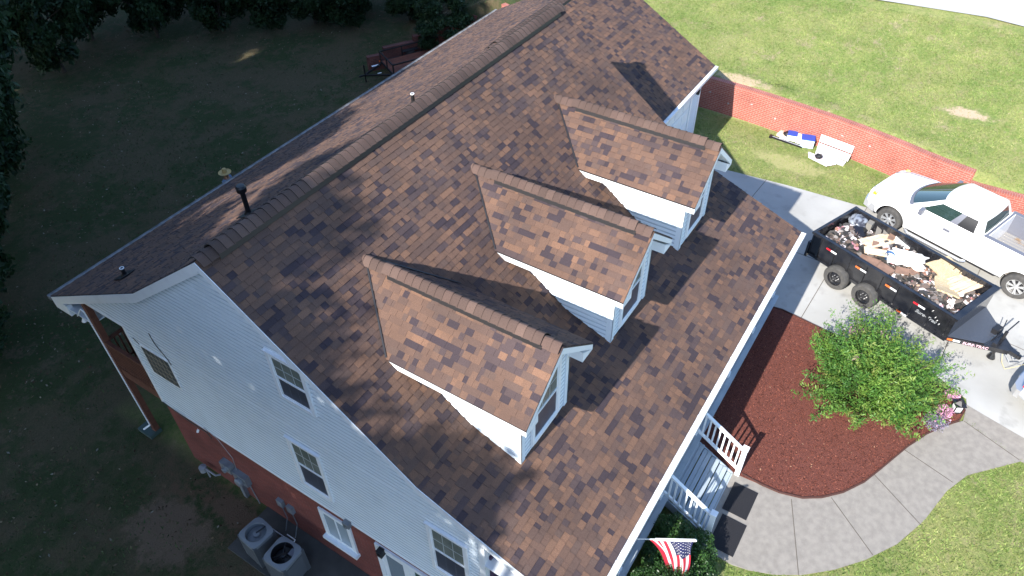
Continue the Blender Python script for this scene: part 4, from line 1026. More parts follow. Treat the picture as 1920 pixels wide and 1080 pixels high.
# ---------------------------------------------------------------- dump trailer (local x forward, y left)
TR = empty('dump_trailer', (14.02, -7.38, .025), math.atan2(-.93, -.368), 'black dump trailer full of torn off roofing, parked beside the white pickup', 'trailer')
BW, BL, ZB, ZT = 2.05, 4.42, .62, 1.27    # width, length
y0, y1 = .10, .10+BW
mb = MB()
mb.b2((.06, y0+.10, ZB-.03), (BL-.05, y1-.10, ZB)); tr_floor = mb.build('floor', m_trblack, TR)
for s, yy in ((1, y0), (-1, y1)):
    mb = MB(); mb.b2((.05, yy+s*.06, .50), (BL, yy+s*.10, ZT)); mb.bar((0, yy+s*.06, ZT+.03), (BL+.02, yy+s*.06, ZT+.03), .10, .075, r=.5)
    for k in range(9): xx = .25+k*.5; mb.b2((xx, yy+s*.02, .52), (xx+.06, yy+s*.059, ZT-.01))
    mb.b2((.05, yy+s*.01, .50), (BL, yy+s*.06, .58)); mb.build('side_wall', m_trblack, TR)
mb = MB(); mb.b2((BL-.05, y0+.1, ZB), (BL, y1-.1, ZT)); mb.bar((BL-.03, y0, ZT+.032), (BL-.03, y1, ZT+.032), .17, .075); mb.build('front_wall', m_trblack, TR)
mb = MB(); mb.b2((.0, y0+.05, .50), (.045, y1-.05, ZT)); mb.bar((-.0, y0, ZT+.032), (0, y1, ZT+.032), .08, .07)
for k in range(5): mb.b2((-.04, y0+.1+k*.45, .52), (-.001, y0+.17+k*.45, ZT))
mb.b2((-.07, y0, .40), (.0, y0+.12, .95)); mb.b2((-.06, y1-.12, .40), (.0, y1, .95)); mb.build('tailgate', m_trblack, TR)
mb = MB()   # tarp hooks / latches
for k in range(10): mb.tube((2.6+k*.17, y1-.13, ZT+.0), (2.6+k*.17, y1-.21, ZT-.03), .012, n=6)
mb.tube((BL+.02, y1+.02, ZT), (BL+.02, y1+.12, ZT-.02), .03, n=8); mb.build('tie_hook', m_black, TR)
mb = MB()   # frame and tongue
for yy in (y0+.45, y1-.45): mb.b2((.2, yy-.04, .36), (BL, yy+.04, .50))
cy = (y0+y1)/2; tip = (5.62, cy)
for s in (-1, 1): mb.bar((BL-.12, cy+s*.98, .56), (tip[0], tip[1]+s*.06, .52), .07, .14)
mb.bar((BL-.12, cy-1, .56), (BL-.12, cy+1, .56), .07, .14); mb.bar((5.18, cy-.36, .555), (5.18, cy+.36, .555), .06, .10)
mb.prism([(5.22, cy-.30, .595), (5.66, cy-.09, .575), (5.66, cy+.09, .575), (5.22, cy+.30, .595)], (0, 0, .012)); mb.build('tongue', m_trblack, TR)
mb = MB(); mb.prism([(BL, cy-.92, .632), (5.12, cy-.40, .632), (5.12, cy+.40, .632), (BL, cy+.92, .632)], (0, 0, .012)); mb.build('deck_plate', m_trgrey, TR)
mb = MB(); mb.b2((5.0, cy+.10, .645), (5.14, cy+.36, .80)); mb.build('battery_box', m_black, TR)
mb = MB(); mb.tube((5.34, cy+.0, .18), (5.34, cy, 1.02), .04, n=12); mb.bar((5.34, cy-.02, 1.02), (5.34, cy+.55, 1.06), .03, .03); mb.bar((5.30, cy-.22, .62), (5.30, cy+.22, .62), .12, .10); mb.lathe((5.34, cy, .03), [(.11, 0), (.10, .03), (.04, .16)], 12); mb.tube((5.22, cy+.12, .7), (5.10, cy+.5, .95), .012, n=6); mb.build('jack', m_trblack, TR)
mb = MB(); mb.b2((5.62, cy-.07, .48), (5.84, cy+.07, .60)); mb.lathe((5.86, cy, .53), [(0, .07), (.06, .05), (.07, -.05), (0, -.05)], 12)
mb.build('coupler', m_trblack, TR); mb = MB()
rr2 = random.Random(4)
for s in (-1, 1):
    p = Vector((5.6, cy+s*.1, .45))
    for k in range(9):
        q = p+Vector((.05, s*rr2.uniform(-.02, .05), (-.05 if k < 4 else .05))); mb.tube(p, q, .014, n=6); p = q
mb.build('safety_chain', m_galv, TR)
mb = MB(); pts = [(5.5, cy-.1, .55), (5.65, cy-.2, .25), (5.8, cy-.25, .15), (5.95, cy-.15, .3), (6.1, cy-.05, .5)]; mb.path(pts, .006, 6); mb.build('cable', mat('straw_cable', (.45, .38, .16), .6), TR)
# reflective tape + lettering on the near side
def tape(x, z, c, wd=.34, hh=.055, yy=None, rot=0):
    mb = MB(); yy = y0+.058-.06 if yy is None else yy
    mb.b2((x, yy-.004, z), (x+wd*.45, yy, z+hh), 0); mb.b2((x+wd*.45, yy-.004, z), (x+wd, yy, z+hh), 1); mb.build('reflector', [c, m_wht], TR)
for x, c in ((.52, m_red), (1.50, m_orange), (2.45, m_orange), (3.30, m_red)): tape(x, 1.04, c, yy=y0+.018)
tape(3.0, .51, m_orange, .30, .05, y0+.008)
mb = MB()   # marker lamps and control plate on the front quarter
for x, z in ((3.95, .98), (4.02, .92), (4.1, .85), (3.82, 1.12)): mb.tube((x, y0+.06, z), (x, y0+.035, z), .017, n=8)
mb.build('bolt', m_chrome, TR)
def text(body, size, parent, M4, m_, shear=0, extrude=.002, name='lettering', space=1.0):
    cu = bpy.data.curves.new('t', 'FONT'); cu.body = body; cu.size = size; cu.extrude = extrude; cu.shear = shear; cu.space_character = space; cu.offset = size*.012
    to = bpy.data.objects.new('t', cu); C.objects.link(to); bpy.context.view_layer.update(); dg = bpy.context.evaluated_depsgraph_get()
    me = bpy.data.meshes.new_from_object(to.evaluated_get(dg)); bpy.data.objects.remove(to)
    me.transform(M4); me.materials.clear(); me.materials.append(m_); o = bpy.data.objects.new(name, me); C.objects.link(o); o.parent = parent; return o
def frameM(o_, u, v):
    u = Vector(u).normalized(); v = Vector(v).normalized(); n = u.cross(v); m = Matrix((u, v, n)).transposed().to_4x4(); m.translation = Vector(o_); return m
m_pinkw = mat('faded_sticker', (.75, .48, .54), .4)
text('Sure-Trac', .15, TR, frameM((3.42, y0+.055, .80), (1, 0, 0), (0, 0, 1)), m_galv, .35)
a = Vector((BL-.12, cy-.98, .56)); b = Vector((tip[0], tip[1]-.06, .52)); d_ = (b-a).normalized(); nrm = Vector((d_.y, -d_.x, 0)).normalized()
text('SURE-TRAC', .115, TR, frameM(a+d_*.52+nrm*.038+Vector((0, 0, -.05)), d_, (0, 0, 1)), m_pinkw, .1, .003, space=1.05)
mb = MB(); mb.bar(a+d_*.14+nrm*.039, a+d_*.28+nrm*.039, .004, .06, 0); mb.bar(a+d_*.285+nrm*.039, a+d_*.45+nrm*.039, .004, .06, 1); mb.build('reflector', [m_orange, m_wht], TR)
for xx in (1.12, 2.07):
    for s, yy in ((-1, y0-.02), (1, y1+.02)): wheel(TR, (xx, yy, .385), .375, .23, s, m_black, 'steel')
mb = MB()
for s, yy in ((1, y0), (-1, y1)):
    for xc in (1.12, 2.07):
        for k in range(7):
            a0 = math.radians(25+k*130/7); a1 = math.radians(25+(k+1)*130/7)
            mb.face([(xc+math.cos(a0)*.42, yy-s*.10, .385+math.sin(a0)*.42), (xc+math.cos(a1)*.42, yy-s*.10, .385+math.sin(a1)*.42), (xc+math.cos(a1)*.42, yy+s*.06, .385+math.sin(a1)*.42), (xc+math.cos(a0)*.42, yy+s*.06, .385+math.sin(a0)*.42)]) if k in (2, 3, 4) and False else None
if mb.f: mb.build('fender', m_trblack, TR)
# load: every loose piece is its own thing; scraps of shingle are one heap
TM = TR.matrix_basis.copy()
TM = Matrix.Translation(TR.location) @ Matrix.Rotation(TR.rotation_euler.z, 4, 'Z')
def put(mb, name, mats, loc, rz=0, rx=0, ry=0, label=None, cat=None, group=None, **k):
    o = mb.build(name, mats, None, **k)
    o.matrix_world = TM @ Matrix.Translation(Vector(loc)) @ Matrix.Rotation(rz, 4, 'Z') @ Matrix.Rotation(rx, 4, 'X') @ Matrix.Rotation(ry, 4, 'Y')
    return tag(o, label, cat, group)
def heap(x, y):
    return .93+.12*math.sin(x*2.1+1)*math.sin(y*2.3)+.10*math.sin(x*5.1)*math.cos(y*4.3)+.10*math.exp(-((x-.7)**2+(y-1.2)**2)/.5)
mb = MB(); nx_, ny_ = 44, 22
def HP(i, j_): x = .08+(BL-.16)*i/nx_; y = y0+.12+(BW-.24)*j_/ny_; return (x, y, heap(x, y)-.02+.02*math.sin(i*7.3+j_*3.1))
for i in range(nx_):
    for j_ in range(ny_): mb.face([HP(i, j_), HP(i+1, j_), HP(i+1, j_+1), HP(i, j_+1)], 0)
rs = random.Random(11)
for k in range(1500):
    x = rs.uniform(.15, BL-.15); y = rs.uniform(y0+.18, y1-.18); z = heap(x, y)+rs.uniform(0, .07)
    cval = rs.random(); s = rs.uniform(.03, .13); 
    R = Matrix.Rotation(rs.uniform(0, 6.28), 3, 'Z') @ Matrix.Rotation(rs.gauss(0, .35), 3, 'X') @ Matrix.Rotation(rs.gauss(0, .35), 3, 'Y')
    pts = [R @ Vector((math.cos(a)*s*rs.uniform(.6, 1.2), math.sin(a)*s*rs.uniform(.5, 1.0), rs.uniform(-.012, .012)))+Vector((x, y, z)) for a in (0.3, 1.2, 2.2, 3.1, 4.2, 5.4)]
    mi = 1
    if x < 1.0 or x > 3.3 and y < 1.1: mi = 1 if cval < .72 else (2 if cval < .92 else 3)
    elif cval > .78: mi = 2
    elif cval > .68: mi = 3
    mb.face(pts, mi, rs.random())
m_scrap = ramp_mat('shingle_scrap', [(0, (.022, .022, .023)), (.3, (.055, .052, .05)), (.55, (.10, .075, .065)), (.75, (.14, .12, .11)), (.9, (.22, .20, .19))], fine=50)
m_paper = ramp_mat('torn_paper', [(0, (.62, .55, .55)), (.5, (.74, .70, .70)), (.9, (.55, .25, .28))], fine=20, fineamt=.15)
m_cardb = ramp_mat('cardboard_scrap', [(0, (.26, .14, .10)), (.5, (.40, .27, .19))], fine=20, fineamt=.2)
hp = mb.build('roofing_debris', [mat('dark_debris', (.02, .019, .019), .95, col2=(.05, .045, .042), scale=14), m_scrap, m_paper, m_cardb])
hp.matrix_world = TM; tag(hp, 'heap of torn dark shingles and paper scraps filling the black trailer', 'debris', kind='stuff')
def sheet(w_, h_, th, seed, jag=.12, n=9, bend=.03):
    r = random.Random(seed); P = []
    for k in range(n*4):
        e, f = divmod(k, n); f = f/n; u, v = [(f-.5, -.5), (.5, f-.5), (.5-f, .5), (-.5, .5-f)][e]
        P.append((u*w_*(1+r.uniform(-jag, jag)), v*h_*(1+r.uniform(-jag, jag))))
    mb = MB(); c = (0, 0)
    z = lambda x, y: bend*math.sin(x*4+seed)+bend*math.cos(y*5+seed)
    N_ = len(P)
    for i in range(N_):
        a, b = P[i], P[(i+1) % N_]
        ain = (a[0]*.5, a[1]*.5); bin_ = (b[0]*.5, b[1]*.5)
        mb.face([(a[0], a[1], z(*a)), (b[0], b[1], z(*b)), (bin_[0], bin_[1], z(*bin_)), (ain[0], ain[1], z(*ain))]); mb.face([(ain[0], ain[1], z(*ain)), (bin_[0], bin_[1], z(*bin_)), (0, 0, z(0, 0))])
        mb.face([(a[0], a[1], z(*a)-th), (b[0], b[1], z(*b)-th), (0, 0, z(0, 0)-th)][::-1]); mb.face([(a[0], a[1], z(*a)-th), (b[0], b[1], z(*b)-th), (b[0], b[1], z(*b)), (a[0], a[1], z(*a))])
    return mb
m_foam = mat('white_sheet', (.78, .77, .75), .8, col2=(.70, .69, .66), scale=5)
m_fibre = mat('tan_board', (.46, .34, .19), .9, col2=(.40, .29, .16), scale=6, col3=(.52, .42, .28), scale3=50)
m_pine = mat('pale_pine', (.66, .53, .38), .8, col2=(.55, .41, .27), scale=7, rndvar=.12)
m_brownp = mat('brown_board', (.24, .14, .095), .9, col2=(.17, .10, .07), scale=5)
put(sheet(.95, .72, .03, 1, .14), 'foam_sheet', m_foam, (2.22, 1.42, 1.17), .35, .05, -.06, 'large torn white sheet lying in the middle of the trailer load', 'sheet')
put(sheet(.62, .75, .04, 2, .05), 'fibre_board', m_fibre, (3.10, 1.82, 1.25), -.25, .10, .1, 'tan fibre board on the load, the piece farther from the bush', 'board')
put(sheet(.60, .72, .04, 3, .08), 'fibre_board', m_fibre, (3.56, 1.18, 1.24), .55, -.14, .06, 'tan fibre board on the load, the piece nearer the pink shrub', 'board')
put(sheet(.48, .30, .03, 5, .12), 'white_scrap', m_foam, (1.72, 2.02-.0, 1.13), .2, .1, .2, 'small pale scrap leaning by the trailer wall next to the pickup', 'scrap')
for i, (x, y, r, w_, h_, lab) in enumerate(((1.58, .62, .2, .55, .33, 'dull brown board nearest the red and white reflector side'), (2.05, .66, -.15, .50, .30, 'dull brown board second along the trailer near side'), (2.42, .92, .5, .34, .26, 'small brown board beside the big white sheet'), (2.62, 1.15, -.2, .24, .34, 'narrow brown board poking over the white sheet edge'))):
    put(sheet(w_, h_, .02, 20+i, .04, bend=.006), 'brown_board', m_brownp, (x, y, 1.08+.03*i), r, .08, -.1, lab, 'board', 'brown boards on the load')
# plank bundles
def plank(x, y, z, L, wd, rz, ry, lab, grp):
    mb = MB(); mb.box((0, 0, 0), (L, wd, .022), 0); return put(mb, 'plank', m_pine, (x, y, z), rz, 0, ry, lab, 'plank', grp)
places = ['nearest the tailgate', 'second from the tailgate', 'third from the tailgate', 'fourth from the tailgate', 'fifth from the tailgate', 'closest to the white sheet']
for k in range(6): plank(1.04+k*.085, 1.62-.02*k, 1.10+.012*(k % 2)+.01*k, 1.12-.05*(k % 3), .078, math.radians(74), .05, 'pale plank across the middle bundle, '+places[k], 'pale planks in the middle bundle')
for k in range(4): plank(1.42+k*.05, 1.12-.07*k, 1.13+.01*k, .62, .075, math.radians(38), .03, 'short pale plank of the angled group, '+['uppermost', 'second', 'third', 'lowest'][k]+' towards the near side', 'short angled planks')
names9 = ['first', 'second', 'third', 'fourth', 'fifth', 'sixth', 'seventh', 'eighth', 'ninth', 'last']
for k in range(10): plank(3.32+k*.078, 1.72-.035*(k % 3), 1.14+.012*(k % 2)+.006*k, 1.02-.06*(k % 3), .070, math.radians(78+2*(k % 3)), .04, 'cream plank by the trailer front, %s counting from the tan board' % names9[k], 'cream planks at the trailer front')
for (x, y, r, l_) in ((1.38, 1.95, .3, 'brown shingle scrap on the far end of the middle planks'), (1.32, 1.25, .5, 'brown shingle scrap on the near end of the middle planks')):
    put(sheet(.17, .34, .012, 33, .05, bend=.004), 'shingle_scrap', m_brownp, (x, y, 1.175), r, 0, .03, l_, 'shingle')
mb = MB(); rsb = random.Random(5)
def blob(c, r, sq, seed, m_, name, **kw):
    bm = bmesh.new(); bmesh.ops.create_icosphere(bm, subdivisions=4, radius=1); r_ = random.Random(seed); ph = [r_.uniform(0, 6) for _ in range(6)]
    for v in bm.verts:
        p = v.co; f = 1+.10*math.sin(p.x*5+ph[0])*math.sin(p.y*4+ph[1])+.07*math.sin(p.z*9+p.x*7+ph[2])+.05*abs(math.sin(p.y*13+p.z*8+ph[3])); v.co = Vector((p.x*r*f, p.y*r*f, p.z*r*sq*f))
    me_ = bpy.data.meshes.new(name); bm.to_mesh(me_); bm.free(); me_.materials.append(m_); me_.shade_smooth(); o = bpy.data.objects.new(name, me_); C.objects.link(o); o.location = c; return tag(o, **kw)
b_ = blob((0, 0, 0), .27, .6, 3, mat('grey_bag_film', (.20, .22, .25), .18, col2=(.04, .04, .05), scale=6, thr=(.45, .6)), 'trash_bag', label='shiny grey and black plastic bag in the far rear trailer corner', cat='bag'); b_.matrix_world = TM @ Matrix.Translation((.33, 1.86, 1.12))
b_ = blob((0, 0, 0), .26, .55, 9, mat('black_bag_film', (.012, .012, .016), .22), 'trash_bag', label='matt black plastic bag slumped beneath the shiny grey bag', cat='bag'); b_.matrix_world = TM @ Matrix.Translation((.52, 1.58, 1.0))
mb = MB(); mb.lathe((0, 0, 0), [(0, .0), (.11, .0), (.13, .16), (.12, .16), (.10, .02)], 18); put(mb, 'bucket', mat('blue_plastic', (.02, .08, .20), .4), (1.80, 1.24, 1.02), 0, .3, .2, 'small dark blue bucket between the planks and white sheet', 'bucket', smooth=40)
mb = MB(); mb.box((0, 0, 0), (.16, .22, .22)); put(mb, 'block', mat('grey_block', (.17, .16, .14), .9), (.66, 2.0-.06, 1.14), .2, 0, 0, 'grey concrete block against the trailer wall by the pickup wheel', 'block')
for k, (x, y, l_) in enumerate(((.95, 1.98, 'grey shingle strip leaning on the far wall, nearer the block'), (1.18, 1.96, 'grey shingle strip leaning on the far wall, nearer the planks'))):
    put(sheet(.15, .42, .012, 40+k, .03, bend=.01), 'shingle_strip', mat('grey_strip', (.13, .12, .105), .9), (x, y, 1.10), .5, .5, 0, l_, 'shingle')

# ---------------------------------------------------------------- items by the retaining wall
def thing_box(name, c, d, m_, rz, label, cat, group=None, lid=None):
    mb = MB(); mb.box((0, 0, d[2]/2), d, 0)
    if lid: mb.box((0, 0, d[2]+.02), (d[0]*1.04, d[1]*1.04, .045), 1)
    o = mb.build(name, [m_]+([lid] if lid else [])); o.location = c; o.rotation_euler = (0, 0, rz); return tag(o, label, cat, group)
gz = .02
m_blue = mat('royal_blue_lid', (.02, .06, .33), .4)
thing_box('cooler', (20.86, -5.52, gz), (.34, .46, .32), mat('pale_blue_body', (.48, .62, .70), .5), .25, 'pale cooler with royal blue lid on the grass by the wall', 'cooler', lid=m_blue)
thing_box('box', (21.02, -4.92, gz), (.30, .34, .22), m_wht, .2, 'white box with blue lid in the row of supplies', 'box', lid=m_blue)
thing_box('box', (21.0, -5.22, gz), (.30, .24, .24), m_wht, .2, 'plain white box beside the cooler', 'box')
thing_box('cardboard_box', (21.16, -5.42, gz), (.22, .30, .12), m_fibre, .5, 'small flat tan carton against the brick wall', 'carton')
thing_box('cardboard_box', (21.10, -4.55, gz), (.38, .30, .10), mat('light_carton', (.62, .48, .35), .9), -.2, 'light tan carton at the left end of the supplies', 'carton')
thing_box('white_pad', (20.86, -4.70, gz), (.18, .34, .08), m_foam, .2, 'flat white pad in front of the light tan carton', 'pad')
b_ = blob((21.10, -4.74, .12), .17, .55, 21, m_black, 'bag', label='crumpled black bag on the cartons by the brick wall', cat='bag')
mb = MB()
for s in (0, 1): mb.bar((20.72+s*.07, -4.25, .05), (20.60+s*.07, -5.42, .05), .03, .06, 0)
mb.bar((20.755, -4.25, .055), (20.635, -5.42, .055), .035, .03, 1); mb.box((20.75, -4.22, .05), (.16, .10, .09), 0)
tag(mb.build('gutter_length', [m_black, m_trim]), 'black and white length of gutter lying along the supplies', 'gutter')
mb = MB(); mb.bar((20.95, -5.3, .25), (20.70, -5.42, .06), .02, .03); tag(mb.build('stick', m_wht), 'thin white stick propped between box and gutter', 'stick')
def slabpanel(P, th, name, label):
    mb = MB(); P = [Vector(p) for p in P]; n = (P[1]-P[0]).cross(P[3]-P[0]).normalized(); mb.prism(P, n*th); n2 = (P[3]-P[0])
    a = P[0]+n2*.48+n*.002*(1 if th > 0 else -1); b = P[1]+n2*.48
    return tag(mb.build(name, m_wht), label, 'panel', 'white panels by the wall')
m_wpan = mat('chalky_white_panel', (.62, .61, .60), .6, col2=(.52, .50, .49), scale=6)
m_wht, keep_w = m_wpan, m_wht
slabpanel([(20.87, -5.92, .32), (20.67, -7.12, .32), (20.78, -7.12, .56), (20.98, -5.90, .56)], -.03, 'plastic_panel', 'uppermost long white panel leaning against the brick wall near the pickup')
slabpanel([(20.66, -5.94, .10), (20.46, -7.10, .10), (20.64, -7.12, .29), (20.84, -5.92, .29)], -.03, 'plastic_panel', 'long white panel leaning just below the uppermost one at the brick wall')
slabpanel([(20.38, -5.98, .04), (20.18, -7.02, .04), (20.40, -7.06, .11), (20.60, -5.94, .11)], -.03, 'plastic_panel', 'white panel lying flat on the grass before the leaning ones')
m_wht = keep_w
mb = MB()
for k in range(6): mb.bar((20.30-k*.055, -5.75-.02*k, .10+.008*(k % 2)), (20.08-k*.055, -6.80+.05*k, .10), .045, .05, k % 3 == 1)
tag(mb.build('trim_bundle', [m_trim, m_pinkw]), 'bundle of white and pinkish trim strips on the grass before the panels', 'trim strips')
b_ = blob((20.10, -6.15, .20), .13, .6, 33, m_black, 'pouch', label='black tool pouch resting on the white trim strips', cat='pouch')
mb = MB(); mb.box((0, 0, .1), (.30, .34, .2)); o = mb.build('cardboard_box', mat('open_carton', (.50, .36, .24), .9)); o.location = (21.3, -5.78, gz); o.rotation_euler = (0, 0, .3); tag(o, 'tan carton at the left end of the white panels', 'carton')

# ---------------------------------------------------------------- small utility trailer behind the house
UT = empty('utility_trailer', (20.2, 12.2, -1.3), math.radians(0), 'small dark open utility trailer with rusty wood floor in the rear yard', 'trailer')
UT.location = (19.0, 13.1, -1.5)
UT.rotation_euler = (0, 0, math.radians(180-28))
# local x forward (towards coupler), corners: front edge at x=0
m_utw = mat('weathered_red_wood', (.16, .05, .025), .8, col2=(.11, .035, .02), scale=5, rndvar=.15)
m_utb = mat('dark_steel', (.010, .009, .009), .5)
mb = MB()
for k in range(8): mb.b2((-3.0, -.75+k*.19, .50), (-.02, -.75+k*.19+.18, .54))
mb.build('floor', m_utw, UT)
mb = MB()
for s in (-1, 1):
    mb.bar((-3.0, s*.80, 1.0), (0, s*.80, 1.0), .05, .05); mb.bar((-3.0, s*.80, .50), (0, s*.80, .50), .05, .09)
    for x in (-3, -2.1, -1.1, 0): mb.bar((x, s*.80, .45), (x, s*.80, 1.0), .05, .05, 0, (1, 0, 0))
for x in (0,): mb.bar((x, -.8, 1.0), (x, .8, 1.0), .05, .05); mb.bar((x, -.8, .5), (x, .8, .5), .05, .09); mb.bar((x, 0, .5), (x, 0, 1.0), .045, .045, 0, (1, 0, 0))
for s in (-1, 1): mb.bar((-.05, s*.7, .47), (1.15, 0, .45), .06, .08)
mb.bar((1.0, 0, .45), (1.4, 0, .45), .07, .07); mb.tube((1.1, 0, .1), (1.1, 0, .95), .035, n=10); mb.bar((1.1, -.02, .95), (1.1, .2, .98), .02, .02)
mb.build('frame', m_utb, UT)
mb = MB(); mb.b2((.2, -.62, .49), (.55, -.5, .50)); mb.box((.05, -.83, .52), (.06, .03, .06), 1); mb.b2((-1.0, -.835, .42), (-.25, -.829, .50), 0); mb.box((.5, .28, .52), (.18, .05, .02), 0); mb.build('decal', [m_wht, m_orange], UT)
for s in (-1, 1): wheel(UT, (-1.6, s*.98, .30), .30, .2, s, m_wht, 'steel')
mb = MB()
for s in (-1, 1): mb.b2((-2.0, s*.86, .62), (-1.2, s*1.1, .65))
mb.build('fender', m_utb, UT)

# ---------------------------------------------------------------- person behind the rear eave
PX, PY = 8.22, 11.50; PZ = h1(PX, PY)
person = empty('person', (PX, PY, PZ), math.radians(200), 'person in a straw hat and blue shirt standing behind the rear gutter', 'person')
def skin(name, verts, edges, radii, m_, parent, sub=2, root=0):
    me_ = bpy.data.meshes.new(name); me_.from_pydata(verts, edges, []); o = bpy.data.objects.new(name, me_); C.objects.link(o)
    o.modifiers.new('s', 'SKIN'); sv = me_.skin_vertices[0].data
    for i, r in enumerate(radii): sv[i].radius = (r, r) if not isinstance(r, tuple) else r
    sv[root].use_root = True
    md = o.modifiers.new('u', 'SUBSURF'); md.levels = sub; md.render_levels = sub
    bpy.context.view_layer.update(); dg = bpy.context.evaluated_depsgraph_get(); nm = bpy.data.meshes.new_from_object(o.evaluated_get(dg)); o.modifiers.clear(); o.data = nm
    nm.materials.clear(); nm.materials.append(m_); nm.shade_smooth(); o.parent = parent; return o
V_ = [(0, 0, .95), (0, 0, 1.12), (0, .01, 1.32), (0, 0, 1.45), (0, .01, 1.52), (0, .02, 1.60), (0, .03, 1.70),
      (.18, 0, 1.42), (.24, .03, 1.15), (.25, .18, .95), (.26, .24, .90), (-.18, 0, 1.42), (-.24, .03, 1.15), (-.24, .16, .93), (-.24, .22, .88),
      (.10, 0, .88), (.12, .02, .50), (.12, -.02, .09), (.12, .14, .04), (-.10, 0, .88), (-.12, .02, .50), (-.12, -.02, .09), (-.12, .14, .04)]
E_ = [(0, 1), (1, 2), (2, 3), (3, 4), (4, 5), (5, 6), (3, 7), (7, 8), (8, 9), (9, 10), (3, 11), (11, 12), (12, 13), (13, 14), (0, 15), (15, 16), (16, 17), (17, 18), (0, 19), (19, 20), (20, 21), (21, 22)]
Rr = [.15, .14, .16, .11, .06, .085, .085, .065, .05, .035, .035, .065, .05, .035, .035, .10, .07, .05, .04, .10, .07, .05, .04]
for s, b0 in ((1, 10), (-1, 14)):       # five fingers on each hand
    bx_, by_, bz_ = V_[b0]
    for k in range(5):
        i0 = len(V_); dx = (k-2)*.017
        if k == 0: V_ += [(bx_-s*.03, by_+.03, bz_+.01), (bx_-s*.045, by_+.06, bz_-.01)]
        else: V_ += [(bx_+dx*s, by_+.05, bz_-.02), (bx_+dx*s, by_+.085-.004*abs(k-2), bz_-.05)]
        E_ += [(b0, i0), (i0, i0+1)]; Rr += [.010, .008]
m_skin = mat('skin', (.36, .20, .13), .6)
body = skin('body', V_, E_, Rr, m_skin, person)
mb = MB()   # face details
for s in (-1, 1): mb.lathe((s*.033, .108, 1.63), [(0, .012), (.012, 0), (0, -.012)], 8, 0)
mb.build('eyes', m_black, person)
mb = MB(); mb.prism([(-.012, .11, 1.60), (.012, .11, 1.60), (0, .10, 1.645)], (0, .022, -.004)); 
for s in (-1, 1): mb.box((s*.088, .02, 1.62), (.014, .035, .055))
mb.build('nose_and_ears', m_skin, person)
skin('hair', [(0, -.01, 1.60), (0, -.0, 1.70)], [(0, 1)], [.094, .092], mat('dark_hair', (.03, .02, .015), .8), person)
TS = [(0, 0, .90), (0, 0, 1.12), (0, .01, 1.32), (0, 0, 1.45), (.19, 0, 1.425), (.25, .03, 1.14), (-.19, 0, 1.425), (-.25, .03, 1.14), (0, .01, 1.49), (.255, .16, .97), (-.245, .14, .95)]
m_shirt = mat('blue_work_shirt', (.13, .19, .30), .85, col2=(.22, .30, .40), scale=14, thr=(.45, .7), bump=.3, bscale=20)
skin('shirt', TS, [(0, 1), (1, 2), (2, 3), (3, 4), (4, 5), (5, 9), (3, 6), (6, 7), (7, 10), (3, 8)], [.17, .16, .18, .125, .08, .062, .08, .062, .07, .048, .048], m_shirt, person)
skin('trousers', [(0, 0, .97), (.105, 0, .87), (.12, .02, .5), (.12, -.02, .12), (-.105, 0, .87), (-.12, .02, .5), (-.12, -.02, .12)], [(0, 1), (1, 2), (2, 3), (0, 4), (4, 5), (5, 6)], [.165, .118, .085, .07, .118, .085, .07], mat('dark_trousers', (.03, .035, .05), .9), person)
mb = MB(); pr = [(0, .165), (.035, .185), (.07, .165), (.090, .02), (.13, .0), (.18, .006), (.225, .028), (.23, .022), (.18, -.002), (.09, -.006), (.085, .01)]
mb.lathe((0, .01, 1.705), pr, 32); o = mb.build('straw_hat', mat('straw', (.50, .36, .15), .8, col2=(.40, .28, .11), scale=20), person, smooth=40)

# ---------------------------------------------------------------- flag
fl = empty('flag', (2.27, -7.2, 1.88), 0, 'United States flag on an angled white pole hanging below the front gutter', 'flag')
pa = Vector((0, 0, 0)); pb = Vector((.29, -1.14, .62))
mb = MB(); mb.tube(pa, pb, .012, n=10); mb.lathe(pb, [(0, .03), (.03, .0), (0, -.03)], 12); mb.box(pa, (.06, .05, .1)); mb.build('pole', m_trim, fl)
mb = MB(); mb.tube(pa.lerp(pb, .42), pb, .026, n=12); mb.build('sleeve', mat('flag_white', (.80, .80, .78), .8), fl)
NSg, NTg = 39, 60
pd = (pb-pa).normalized()
def FP(s, t):   # s along hoist from the tip (0) to the lower end (1); t down the fly
    base = pb-pd*(.02+.88*s)
    gather = t**.8; cx_ = .30*gather
    along = (.02+.88*s)*(1-.74*gather)+.10*gather
    p = pb-pd*along
    fold = math.sin(s*15+t*2)*.055*min(1, t*3)
    return p+Vector((fold+.30*t, -.10*t+.02*math.sin(t*7+s*3), -1.95*t-.02))
me_pts = [[FP(i/NSg, j_/NTg) for j_ in range(NTg+1)] for i in range(NSg+1)]
mb = MB()
for i in range(NSg):
    for j_ in range(NTg):
        stripe = i//3; canton = (i < 21 and j_ < NTg*.40)
        mb.face([me_pts[i][j_], me_pts[i+1][j_], me_pts[i+1][j_+1], me_pts[i][j_+1]], 2 if canton else (0 if stripe % 2 == 0 else 1))
m_fr = mat('flag_red', (.42, .012, .035), .8); m_fw = mat('flag_cloth_white', (.66, .64, .64), .8); m_fb = mat('flag_blue', (.008, .012, .075), .8)
cloth = mb.build('cloth', [m_fr, m_fw, m_fb], fl, smooth=60)
mb = MB()
